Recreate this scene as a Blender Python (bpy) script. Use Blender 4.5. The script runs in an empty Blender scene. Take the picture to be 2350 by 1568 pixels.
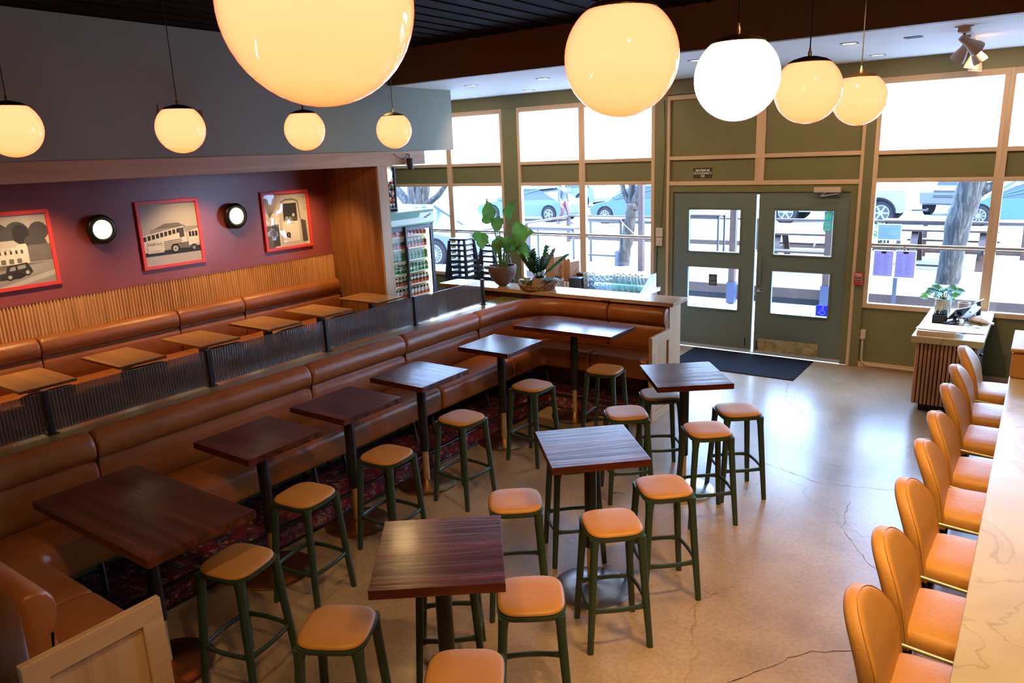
import bpy, bmesh, math, random
from mathutils import Vector, Matrix, Euler
random.seed(7)
C = bpy.context.scene.collection
PI = math.pi
def R(d): return math.radians(d)

# ------------------------------------------------------------ camera
FPX = 1707.3412
cd = bpy.data.cameras.new('camera'); cam = bpy.data.objects.new('camera', cd); C.objects.link(cam)
cd.sensor_fit = 'HORIZONTAL'; cd.sensor_width = 36.0; cd.lens = FPX / 2350 * 36.0
cd.clip_start = 0.05; cd.clip_end = 400
rot = Matrix(((0.81646195, -0.11085296, 0.56665819),
              (0.57615587, 0.22078293, -0.78695573),
              (-0.03787208, 0.96900285, 0.24412945)))
cam.matrix_world = Matrix.Translation((0, 0, 2.85)) @ rot.to_4x4()
bpy.context.scene.camera = cam

# ------------------------------------------------------------ view + world + sun
sc = bpy.context.scene
sc.view_settings.view_transform = 'Standard'; sc.view_settings.look = 'None'
sc.view_settings.gamma = 1.0; sc.view_settings.use_curve_mapping = False
sc.view_settings.exposure = 1.35
sc.cycles.use_denoising = True
sc.cycles.max_bounces = 7; sc.cycles.diffuse_bounces = 4; sc.cycles.glossy_bounces = 3
sc.cycles.transmission_bounces = 4; sc.cycles.transparent_max_bounces = 12
sc.cycles.sample_clamp_indirect = 6.0
sc.cycles.caustics_reflective = False; sc.cycles.caustics_refractive = False
w = bpy.data.worlds.new('sky'); sc.world = w; w.use_nodes = True
nt = w.node_tree; bg = nt.nodes['Background']
tc = nt.nodes.new('ShaderNodeTexCoord'); sx = nt.nodes.new('ShaderNodeSeparateXYZ')
rp = nt.nodes.new('ShaderNodeValToRGB')
nt.links.new(tc.outputs['Generated'], sx.inputs[0]); nt.links.new(sx.outputs['Z'], rp.inputs[0])
rp.color_ramp.elements[0].position = 0.0; rp.color_ramp.elements[0].color = (0.46, 0.66, 1.0, 1)
rp.color_ramp.elements[1].position = 0.7; rp.color_ramp.elements[1].color = (0.28, 0.50, 1.0, 1)
nt.links.new(rp.outputs[0], bg.inputs['Color'])
bg.inputs['Strength'].default_value = 11.0

def lamp(name, kind, loc, energy, color, direction=None, **kw):
    l = bpy.data.lights.new(name, kind); l.energy = energy; l.color = color
    for k, v in kw.items(): setattr(l, k, v)
    o = bpy.data.objects.new(name, l); C.objects.link(o); o.location = loc
    if direction: o.rotation_euler = Vector(direction).to_track_quat('-Z', 'Y').to_euler()
    return o
lamp('sun', 'SUN', (0, 20, 20), 10.0, (1.0, 0.93, 0.82), (-0.78, 0.12, -0.62), angle=R(0.6))
WARM = (1.0, 0.64, 0.27)
# bare unseen spots, added above the frame to warm the bar, tables and floor
for (x, y, tx, ty, e) in [(0.0, 1.6, -0.4, 2.4, 175), (0.0, 3.4, -0.4, 3.8, 165), (0.0, 5.4, -0.4, 5.6, 150), (0.3, 0.6, -1.4, 2.4, 130),
                          (-1.6, 0.8, -2.6, 2.2, 100), (-0.2, 3.2, -1.4, 4.4, 160), (-4.2, 1.2, -5.0, 2.0, 12), (-2.6, 3.0, -3.4, 4.2, 60)]:
    lamp('unseen_ceiling_spot', 'SPOT', (x, y, 4.05), e * 0.6, WARM, (tx - x, ty - y, -3.2), spot_size=R(75), spot_blend=0.8, shadow_soft_size=0.09)
for (x, y, e) in [(-6.45, 8.25, 34), (-5.36, 8.33, 34), (-3.27, 8.15, 34), (-1.72, 8.12, 34), (-0.62, 8.6, 30), (-8.3, 8.7, 26)]:   # the recessed downlights of the soffit
    lamp('soffit_downlight', 'SPOT', (x, y, 3.74), e, WARM, (0, 0.85, -1), spot_size=R(125), spot_blend=0.8, shadow_soft_size=0.05)
for (x, y, z, dx, dy, dz, e, sz) in [(-4.4, 4.6, 4.05, -0.2, 2.6, -3.2, 120, 48), (-1.2, 5.0, 4.05, 0.5, 3.5, -3.3, 120, 42), (-3.6, 4.6, 4.05, -3.5, 2.2, -1.5, 45, 32)]:  # unseen spots added to brighten the far banquette, host stand and oak beam
    lamp('unseen_ceiling_spot', 'SPOT', (x, y, z), e, WARM, (dx, dy, dz), spot_size=R(sz), spot_blend=0.8, shadow_soft_size=0.09)
lamp('table_gleam_spot', 'SPOT', (-6.3, 6.2, 4.0), 14, WARM, (3.9, -3.8, -3.0), spot_size=R(26), spot_blend=0.8, shadow_soft_size=0.16)  # added for a warm sheen on the near tabletop; no such fixture
for y in (1.6, 3.2, 4.9, 6.4):
    lamp('alcove_fill_spot', 'SPOT', (-7.4, y, 2.9), 55, WARM, (-0.28, 0, -1), spot_size=R(95), spot_blend=0.9, shadow_soft_size=0.05)  # added fill for the burgundy wall, slats and upper tables; no fixture here

# ------------------------------------------------------------ materials
MATS = {}
def newmat(name):
    m = bpy.data.materials.new(name); m.use_nodes = True; MATS[name] = m
    return m, m.node_tree, m.node_tree.nodes['Principled BSDF']
def mat(name, col, rough=0.5, metal=0.0, emit=None, es=1.0, bump=0, bscale=80, coat=0, spec=0.5):
    if name in MATS: return MATS[name]
    m, nt, b = newmat(name)
    b.inputs['Base Color'].default_value = (*col, 1); b.inputs['Roughness'].default_value = rough
    b.inputs['Metallic'].default_value = metal; b.inputs['Specular IOR Level'].default_value = spec
    if coat: b.inputs['Coat Weight'].default_value = coat; b.inputs['Coat Roughness'].default_value = 0.12
    if emit: b.inputs['Emission Color'].default_value = (*emit, 1); b.inputs['Emission Strength'].default_value = es
    if bump:
        t = nt.nodes.new('ShaderNodeTexCoord'); n = nt.nodes.new('ShaderNodeTexNoise'); n.inputs['Scale'].default_value = bscale
        bp = nt.nodes.new('ShaderNodeBump'); bp.inputs['Strength'].default_value = bump; bp.inputs['Distance'].default_value = 0.02
        nt.links.new(t.outputs['Object'], n.inputs['Vector']); nt.links.new(n.outputs['Fac'], bp.inputs['Height']); nt.links.new(bp.outputs[0], b.inputs['Normal'])
    return m
def ramp(nt, stops):
    r = nt.nodes.new('ShaderNodeValToRGB'); e = r.color_ramp.elements
    while len(e) < len(stops): e.new(0.5)
    for k, (p, c) in enumerate(stops): e[k].position = p; e[k].color = (*c, 1)
    return r
def noisy(name, stops, scale=(1, 1, 1), nscale=4, detail=6, dist=0.0, rough=0.5, bump=0.0, metal=0, coat=0, rvar=0.0, spec=0.5, coords='Object', nrough=0.6):
    m, nt, b = newmat(name)
    t = nt.nodes.new('ShaderNodeTexCoord'); mp = nt.nodes.new('ShaderNodeMapping'); mp.inputs['Scale'].default_value = scale
    n = nt.nodes.new('ShaderNodeTexNoise'); n.inputs['Scale'].default_value = nscale; n.inputs['Detail'].default_value = detail
    n.inputs['Distortion'].default_value = dist; n.inputs['Roughness'].default_value = nrough
    r = ramp(nt, stops)
    L = nt.links.new
    L(t.outputs[coords], mp.inputs[0]); L(mp.outputs[0], n.inputs['Vector']); L(n.outputs['Fac'], r.inputs[0]); L(r.outputs[0], b.inputs['Base Color'])
    b.inputs['Roughness'].default_value = rough; b.inputs['Metallic'].default_value = metal; b.inputs['Specular IOR Level'].default_value = spec
    if coat: b.inputs['Coat Weight'].default_value = coat; b.inputs['Coat Roughness'].default_value = 0.1
    if rvar:
        mr = nt.nodes.new('ShaderNodeMapRange'); mr.inputs[3].default_value = rough - rvar; mr.inputs[4].default_value = rough + rvar
        L(n.outputs['Fac'], mr.inputs[0]); L(mr.outputs[0], b.inputs['Roughness'])
    if bump:
        bp = nt.nodes.new('ShaderNodeBump'); bp.inputs['Strength'].default_value = bump; bp.inputs['Distance'].default_value = 0.01
        L(n.outputs['Fac'], bp.inputs['Height']); L(bp.outputs[0], b.inputs['Normal'])
    return m
def wood(name, dark, mid, light, axis='y', rough=0.35, k=1.0, bump=0.12, coat=0):
    s = {'x': (0.8, 14, 14), 'y': (14, 0.8, 14), 'z': (14, 14, 0.8)}[axis]
    return noisy(name, [(0.30, dark), (0.5, mid), (0.72, light)], tuple(q * k for q in s), 1.6, 8, 0.6, rough, bump, coat=coat, rvar=0.06)
def leather(name, c1, c2, rough=0.36):
    m, nt, b = newmat(name); L = nt.links.new
    t = nt.nodes.new('ShaderNodeTexCoord')
    n1 = nt.nodes.new('ShaderNodeTexNoise'); n1.inputs['Scale'].default_value = 5; n1.inputs['Detail'].default_value = 8; n1.inputs['Roughness'].default_value = 0.7
    n2 = nt.nodes.new('ShaderNodeTexNoise'); n2.inputs['Scale'].default_value = 55; n2.inputs['Detail'].default_value = 3
    r = ramp(nt, [(0.3, c1), (0.7, c2)])
    L(t.outputs['Object'], n1.inputs['Vector']); L(t.outputs['Object'], n2.inputs['Vector']); L(n1.outputs['Fac'], r.inputs[0]); L(r.outputs[0], b.inputs['Base Color'])
    mx = nt.nodes.new('ShaderNodeMath'); mx.operation = 'MULTIPLY_ADD'; mx.inputs[1].default_value = 0.25
    L(n2.outputs['Fac'], mx.inputs[0]); L(n1.outputs['Fac'], mx.inputs[2])
    bp = nt.nodes.new('ShaderNodeBump'); bp.inputs['Strength'].default_value = 0.30; bp.inputs['Distance'].default_value = 0.02
    L(mx.outputs[0], bp.inputs['Height']); L(bp.outputs[0], b.inputs['Normal'])
    mr = nt.nodes.new('ShaderNodeMapRange'); mr.inputs[3].default_value = rough - 0.08; mr.inputs[4].default_value = rough + 0.12
    L(n1.outputs['Fac'], mr.inputs[0]); L(mr.outputs[0], b.inputs['Roughness'])
    return m
def glassy(name, tint=(0.97, 0.99, 0.98), gloss=0.06, diff=0.0, ribs=0.0, ribaxis='x', rough=0.02, diffcol=(0.9, 0.9, 0.9), ribdark=0.0):
    m, nt, b = newmat(name); L = nt.links.new; out = nt.nodes['Material Output']; nt.nodes.remove(b)
    tr = nt.nodes.new('ShaderNodeBsdfTransparent'); tr.inputs[0].default_value = (*tint, 1)
    gl = nt.nodes.new('ShaderNodeBsdfGlossy'); gl.inputs['Roughness'].default_value = rough
    fr = nt.nodes.new('ShaderNodeFresnel'); fr.inputs['IOR'].default_value = 1.45
    ma = nt.nodes.new('ShaderNodeMath'); ma.operation = 'ADD'; ma.inputs[1].default_value = gloss; ma.use_clamp = True
    L(fr.outputs[0], ma.inputs[0])
    ge = nt.nodes.new('ShaderNodeNewGeometry'); inv = nt.nodes.new('ShaderNodeMath'); inv.operation = 'SUBTRACT'; inv.inputs[0].default_value = 1.0
    L(ge.outputs['Backfacing'], inv.inputs[1]); mu = nt.nodes.new('ShaderNodeMath'); mu.operation = 'MULTIPLY'; L(ma.outputs[0], mu.inputs[0]); L(inv.outputs[0], mu.inputs[1]); ma = mu
    m1 = nt.nodes.new('ShaderNodeMixShader'); L(ma.outputs[0], m1.inputs[0]); L(tr.outputs[0], m1.inputs[1]); L(gl.outputs[0], m1.inputs[2])
    last = m1
    if diff:
        df = nt.nodes.new('ShaderNodeBsdfDiffuse'); df.inputs[0].default_value = (*diffcol, 1)
        tl = nt.nodes.new('ShaderNodeBsdfTranslucent'); tl.inputs[0].default_value = (*diffcol, 1)
        ad = nt.nodes.new('ShaderNodeMixShader'); ad.inputs[0].default_value = 0.6; L(df.outputs[0], ad.inputs[1]); L(tl.outputs[0], ad.inputs[2])
        m2 = nt.nodes.new('ShaderNodeMixShader'); m2.inputs[0].default_value = diff; L(m1.outputs[0], m2.inputs[1]); L(ad.outputs[0], m2.inputs[2]); last = m2
    if ribs:
        t = nt.nodes.new('ShaderNodeTexCoord'); wv = nt.nodes.new('ShaderNodeTexWave'); wv.bands_direction = ribaxis.upper()
        wv.inputs['Scale'].default_value = ribs; L(t.outputs['Object'], wv.inputs['Vector'])
        bp = nt.nodes.new('ShaderNodeBump'); bp.inputs['Strength'].default_value = 0.35; bp.inputs['Distance'].default_value = 0.004
        L(wv.outputs['Fac'], bp.inputs['Height']); L(bp.outputs[0], gl.inputs['Normal'])
        if ribdark:
            r = ramp(nt, [(0.0, tuple(q * (1 - ribdark) for q in tint)), (0.8, tint)]); L(wv.outputs['Fac'], r.inputs[0]); L(r.outputs[0], tr.inputs[0])
            r2 = ramp(nt, [(0.35, (0.10, 0.10, 0.10)), (0.9, (0.42, 0.42, 0.42))]); L(wv.outputs['Fac'], r2.inputs[0]); 
            if diff: L(r2.outputs[0], m2.inputs[0])
    L(last.outputs[0], out.inputs[0])
    return m

def translucent(m, f):
    nt = m.node_tree; b = nt.nodes['Principled BSDF']; out = nt.nodes['Material Output']; L = nt.links.new
    tl = nt.nodes.new('ShaderNodeBsdfTranslucent'); mx = nt.nodes.new('ShaderNodeMixShader'); mx.inputs[0].default_value = f
    bc = b.inputs['Base Color']
    if bc.is_linked: L(bc.links[0].from_socket, tl.inputs[0])
    else: tl.inputs[0].default_value = bc.default_value
    L(b.outputs[0], mx.inputs[1]); L(tl.outputs[0], mx.inputs[2]); L(mx.outputs[0], out.inputs[0]); return m

def srgb(r, g, b):
    f = lambda v: (v / 255 / 12.92) if v / 255 <= 0.04045 else ((v / 255 + 0.055) / 1.055) ** 2.4
    return (f(r), f(g), f(b))

GREEN = noisy('olive_green_paint', [(0.3, (0.155, 0.145, 0.062)), (0.7, (0.185, 0.172, 0.076))], nscale=1.5, rough=0.45)
DOORG = noisy('door_green_paint', [(0.3, (0.13, 0.165, 0.135)), (0.7, (0.15, 0.185, 0.155))], nscale=1.2, rough=0.42)
TRIM = wood('tan_wood_trim', (0.54, 0.35, 0.22), (0.62, 0.42, 0.27), (0.68, 0.48, 0.32), 'z', 0.45, bump=0.03)
TRIMH = wood('tan_wood_rail', (0.54, 0.35, 0.22), (0.62, 0.42, 0.27), (0.68, 0.48, 0.32), 'x', 0.45, bump=0.03)
SOFFIT = noisy('soffit_plaster', [(0.3, (0.74, 0.70, 0.62)), (0.7, (0.79, 0.75, 0.66))], nscale=1.2, rough=0.7)
BULK = noisy('grey_green_plaster', [(0.3, (0.26, 0.28, 0.205)), (0.7, (0.30, 0.32, 0.24))], nscale=1.0, rough=0.6, bump=0.1)
FASCIA = noisy('brown_fascia_paint', [(0.3, (0.16, 0.085, 0.032)), (0.7, (0.19, 0.105, 0.040))], nscale=1.0, rough=0.6)
DARKC = wood('dark_ceiling_boards', (0.005, 0.002, 0.001), (0.010, 0.004, 0.002), (0.02, 0.009, 0.005), 'y', 0.8, k=0.5)
MATS['dark_ceiling_boards'].node_tree.nodes['Principled BSDF'].inputs['Specular IOR Level'].default_value = 0.08
BURG = noisy('burgundy_paint', [(0.3, (0.25, 0.058, 0.062)), (0.7, (0.30, 0.073, 0.078))], nscale=1.3, rough=0.27, bump=0.05)
OAK = wood('oak_slat', (0.46, 0.22, 0.085), (0.62, 0.32, 0.13), (0.74, 0.41, 0.18), 'z', 0.45)
OAKV = wood('oak_veneer_panel', (0.20, 0.075, 0.022), (0.30, 0.12, 0.038), (0.40, 0.175, 0.06), 'z', 0.4, k=0.7)
OAKB = wood('oak_beam', (0.42, 0.23, 0.10), (0.54, 0.31, 0.15), (0.63, 0.38, 0.20), 'y', 0.42, k=0.5)
MAPLE = wood('pale_maple', (0.47, 0.27, 0.13), (0.58, 0.36, 0.19), (0.66, 0.44, 0.25), 'z', 0.42, k=0.5)
MAPLEY = wood('pale_maple_rail', (0.47, 0.27, 0.13), (0.58, 0.36, 0.19), (0.66, 0.44, 0.25), 'y', 0.42, k=0.5)
MAPLEX = wood('pale_maple_counter', (0.42, 0.26, 0.14), (0.52, 0.34, 0.20), (0.60, 0.41, 0.26), 'x', 0.22, k=0.5, coat=0.3)
TOPD = wood('dark_stained_tabletop', (0.020, 0.004, 0.002), (0.060, 0.010, 0.004), (0.125, 0.024, 0.009), 'x', 0.24, k=0.6, bump=0.25, coat=0.12)
TOPO = wood('oak_tabletop', (0.24, 0.10, 0.028), (0.34, 0.155, 0.045), (0.42, 0.21, 0.07), 'x', 0.3, k=0.8, coat=0.2)
LEA = leather('brown_leather', (0.26, 0.078, 0.019), (0.35, 0.115, 0.031), 0.33)
TAN = leather('tan_leather', (0.40, 0.172, 0.036), (0.47, 0.212, 0.048), 0.46)
MATS['tan_leather'].node_tree.nodes['Principled BSDF'].inputs['Specular IOR Level'].default_value = 0.35
for n_ in MATS['tan_leather'].node_tree.nodes:
    if n_.type == 'BUMP': n_.inputs['Strength'].default_value = 0.12
TANB = leather('tan_bar_leather', (0.46, 0.21, 0.045), (0.56, 0.27, 0.065), 0.44)
MATS['tan_bar_leather'].node_tree.nodes['Principled BSDF'].inputs['Specular IOR Level'].default_value = 0.3
STG = mat('stool_green', (0.022, 0.042, 0.026), 0.38)
BLK = mat('black_steel', (0.012, 0.012, 0.014), 0.38)
BLKP = mat('black_plastic', (0.014, 0.014, 0.015), 0.5)
BRASS = mat('brushed_brass', (0.85, 0.58, 0.27), 0.38, 0.85)
STEEL = noisy('brushed_steel', [(0.3, (0.55, 0.53, 0.50)), (0.7, (0.70, 0.68, 0.65))], nscale=3, rough=0.26, metal=1.0)
CHROME = mat('chrome', (0.8, 0.8, 0.8), 0.12, 1.0)
STAINL = mat('stainless', (0.62, 0.63, 0.65), 0.3, 1.0)
ALU = mat('aluminium_strip', (0.50, 0.47, 0.43), 0.4, 0.6)
MARBLE = None
WHITE = mat('white_paint', (0.78, 0.76, 0.72), 0.4)
CREAM = mat('cream_plastic', (0.62, 0.52, 0.38), 0.45)
PAPER = mat('paper', (0.82, 0.82, 0.82), 0.6)
REDF = mat('red_frame_paint', (0.68, 0.045, 0.035), 0.35)
GLASS = glassy('clear_glass', gloss=0.03)
FLUTE = glassy('fluted_window_glass', (0.93, 0.95, 0.96), 0.05, 0.55, 9, 'X', 0.1, ribdark=0.0)
REED = glassy('reeded_partition_glass', (0.68, 0.64, 0.60), 0.06, 0.30, 14, 'Y', 0.16, (0.44, 0.40, 0.36), ribdark=0.3)
PLEXI = glassy('glossy_picture_cover', (1, 1, 1), 0.05, rough=0.03)
# marble with veins
def make_marble():
    m, nt, b = newmat('beige_marble'); L = nt.links.new
    t = nt.nodes.new('ShaderNodeTexCoord')
    n1 = nt.nodes.new('ShaderNodeTexNoise'); n1.inputs['Scale'].default_value = 1.6; n1.inputs['Detail'].default_value = 9; n1.inputs['Distortion'].default_value = 1.2
    n2 = nt.nodes.new('ShaderNodeTexNoise'); n2.inputs['Scale'].default_value = 1.3; n2.inputs['Detail'].default_value = 6; n2.inputs['Distortion'].default_value = 0.8
    r1 = ramp(nt, [(0.3, (0.47, 0.37, 0.20)), (0.7, (0.58, 0.475, 0.28))]); r2 = ramp(nt, [(0.488, (1, 1, 1)), (0.5, (0.72, 0.66, 0.58)), (0.512, (1, 1, 1))])
    mx = nt.nodes.new('ShaderNodeMix'); mx.data_type = 'RGBA'; mx.blend_type = 'MULTIPLY'; mx.inputs['Factor'].default_value = 0.8
    L(t.outputs['Object'], n1.inputs['Vector']); L(t.outputs['Object'], n2.inputs['Vector'])
    L(n1.outputs['Fac'], r1.inputs[0]); L(n2.outputs['Fac'], r2.inputs[0]); L(r1.outputs[0], mx.inputs['A']); L(r2.outputs[0], mx.inputs['B']); L(mx.outputs['Result'], b.inputs['Base Color'])
    b.inputs['Roughness'].default_value = 0.28
    return m
MARBLE = make_marble()
def make_floor_mat():
    m, nt, b = newmat('polished_concrete'); L = nt.links.new
    t = nt.nodes.new('ShaderNodeTexCoord')
    n1 = nt.nodes.new('ShaderNodeTexNoise'); n1.inputs['Scale'].default_value = 1.1; n1.inputs['Detail'].default_value = 8; n1.inputs['Roughness'].default_value = 0.62
    n2 = nt.nodes.new('ShaderNodeTexNoise'); n2.inputs['Scale'].default_value = 38; n2.inputs['Detail'].default_value = 4
    r1 = ramp(nt, [(0.28, (0.215, 0.137, 0.070)), (0.5, (0.335, 0.228, 0.126)), (0.72, (0.43, 0.31, 0.190))])
    r2 = ramp(nt, [(0.3, (0.78, 0.78, 0.78)), (0.6, (1.06, 1.06, 1.06))])
    mx = nt.nodes.new('ShaderNodeMix'); mx.data_type = 'RGBA'; mx.blend_type = 'MULTIPLY'; mx.inputs['Factor'].default_value = 0.8
    L(t.outputs['Object'], n1.inputs['Vector']); L(t.outputs['Object'], n2.inputs['Vector'])
    L(n1.outputs['Fac'], r1.inputs[0]); L(n2.outputs['Fac'], r2.inputs[0]); L(r1.outputs[0], mx.inputs['A']); L(r2.outputs[0], mx.inputs['B'])
    # hairline cracks
    n3 = nt.nodes.new('ShaderNodeTexNoise'); n3.inputs['Scale'].default_value = 3.0; n3.inputs['Detail'].default_value = 6
    vm = nt.nodes.new('ShaderNodeVectorMath'); vm.operation = 'MULTIPLY_ADD'; vm.inputs[1].default_value = (0.55, 0.55, 0)
    L(t.outputs['Object'], n3.inputs['Vector']); L(n3.outputs['Color'], vm.inputs[0]); L(t.outputs['Object'], vm.inputs[2])
    vo = nt.nodes.new('ShaderNodeTexVoronoi'); vo.feature = 'DISTANCE_TO_EDGE'; vo.inputs['Scale'].default_value = 0.55; L(vm.outputs[0], vo.inputs['Vector'])
    rc = ramp(nt, [(0.0, (0.45, 0.40, 0.38)), (0.0035, (1, 1, 1))]); L(vo.outputs['Distance'], rc.inputs[0])
    mc = nt.nodes.new('ShaderNodeMix'); mc.data_type = 'RGBA'; mc.blend_type = 'MULTIPLY'
    n4 = nt.nodes.new('ShaderNodeTexNoise'); n4.inputs['Scale'].default_value = 0.9; r4 = ramp(nt, [(0.45, (0, 0, 0)), (0.6, (0.9, 0.9, 0.9))])
    L(t.outputs['Object'], n4.inputs['Vector']); L(n4.outputs['Fac'], r4.inputs[0]); L(r4.outputs[0], mc.inputs['Factor'])
    L(mx.outputs['Result'], mc.inputs['A']); L(rc.outputs[0], mc.inputs['B']); L(mc.outputs['Result'], b.inputs['Base Color'])
    mr = nt.nodes.new('ShaderNodeMapRange'); mr.inputs[3].default_value = 0.22; mr.inputs[4].default_value = 0.42
    L(n1.outputs['Fac'], mr.inputs[0]); L(mr.outputs[0], b.inputs['Roughness'])
    b.inputs['Coat Weight'].default_value = 0.15; b.inputs['Coat Roughness'].default_value = 0.16; b.inputs['Specular IOR Level'].default_value = 0.5
    bp = nt.nodes.new('ShaderNodeBump'); bp.inputs['Strength'].default_value = 0.04; bp.inputs['Distance'].default_value = 0.02
    L(n1.outputs['Fac'], bp.inputs['Height']); L(bp.outputs[0], b.inputs['Normal'])
    return m
FLOORM = make_floor_mat()
def make_carpet():
    m, nt, b = newmat('persian_carpet'); L = nt.links.new
    t = nt.nodes.new('ShaderNodeTexCoord')
    v1 = nt.nodes.new('ShaderNodeTexVoronoi'); v1.inputs['Scale'].default_value = 26
    n1 = nt.nodes.new('ShaderNodeTexNoise'); n1.inputs['Scale'].default_value = 3.2; n1.inputs['Detail'].default_value = 2
    n2 = nt.nodes.new('ShaderNodeTexNoise'); n2.inputs['Scale'].default_value = 45; n2.inputs['Detail'].default_value = 3
    L(t.outputs['Object'], v1.inputs['Vector']); L(t.outputs['Object'], n1.inputs['Vector']); L(t.outputs['Object'], n2.inputs['Vector'])
    sp = nt.nodes.new('ShaderNodeSeparateColor'); L(v1.outputs['Color'], sp.inputs[0])
    r1 = ramp(nt, [(0.0, (0.015, 0.02, 0.05)), (0.35, (0.28, 0.022, 0.04)), (0.6, (0.07, 0.014, 0.02)), (0.8, (0.50, 0.27, 0.15)), (0.9, (0.10, 0.15, 0.20)), (1.0, (0.36, 0.04, 0.055))])
    L(sp.outputs[0], r1.inputs[0])
    r2 = ramp(nt, [(0.42, (0.035, 0.03, 0.065)), (0.5, (0.21, 0.026, 0.04)), (0.62, (0.09, 0.035, 0.05))]); L(n1.outputs['Fac'], r2.inputs[0])
    r3 = ramp(nt, [(0.45, (0, 0, 0)), (0.55, (0.85, 0.85, 0.85))]); L(n2.outputs['Fac'], r3.inputs[0])
    mx = nt.nodes.new('ShaderNodeMix'); mx.data_type = 'RGBA'; L(r3.outputs[0], mx.inputs['Factor']); L(r2.outputs[0], mx.inputs['A']); L(r1.outputs[0], mx.inputs['B'])
    L(mx.outputs['Result'], b.inputs['Base Color']); b.inputs['Roughness'].default_value = 0.9; b.inputs['Specular IOR Level'].default_value = 0.15
    return m
CARPET = make_carpet()
def make_globe_mat(name, c_top, c_bot, s):
    m, nt, b = newmat(name); L = nt.links.new; out = nt.nodes['Material Output']; nt.nodes.remove(b)
    t = nt.nodes.new('ShaderNodeTexCoord'); sx = nt.nodes.new('ShaderNodeSeparateXYZ'); mr = nt.nodes.new('ShaderNodeMapRange')
    mr.inputs[1].default_value = -0.18; mr.inputs[2].default_value = 0.14
    r = ramp(nt, [(0.0, c_bot), (0.22, tuple((a + 2 * q) / 3 for a, q in zip(c_bot, c_top))), (0.6, c_top)])
    n = nt.nodes.new('ShaderNodeTexNoise'); n.inputs['Scale'].default_value = 5; ad = nt.nodes.new('ShaderNodeMath'); ad.operation = 'MULTIPLY_ADD'; ad.inputs[1].default_value = 0.06
    L(t.outputs['Object'], sx.inputs[0]); L(t.outputs['Object'], n.inputs['Vector']); L(n.outputs['Fac'], ad.inputs[0]); L(sx.outputs['Z'], ad.inputs[2]); L(ad.outputs[0], mr.inputs[0]); L(mr.outputs[0], r.inputs[0])
    e = nt.nodes.new('ShaderNodeEmission'); e.inputs['Strength'].default_value = s; L(r.outputs[0], e.inputs[0])
    g = nt.nodes.new('ShaderNodeBsdfGlossy'); g.inputs['Roughness'].default_value = 0.05
    fr = nt.nodes.new('ShaderNodeFresnel'); fr.inputs[0].default_value = 1.45
    mx = nt.nodes.new('ShaderNodeMixShader'); L(fr.outputs[0], mx.inputs[0]); L(e.outputs[0], mx.inputs[1]); L(g.outputs[0], mx.inputs[2])
    L(mx.outputs[0], out.inputs[0]); return m
GLOBE = make_globe_mat('warm_opal_glass', (3.0, 0.645, 0.27), (2.6, 0.42, 0.075), 0.5)
GLOBEW = make_globe_mat('bright_opal_glass', (2.6, 1.9, 1.4), (2.4, 1.2, 0.55), 0.6)

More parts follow.
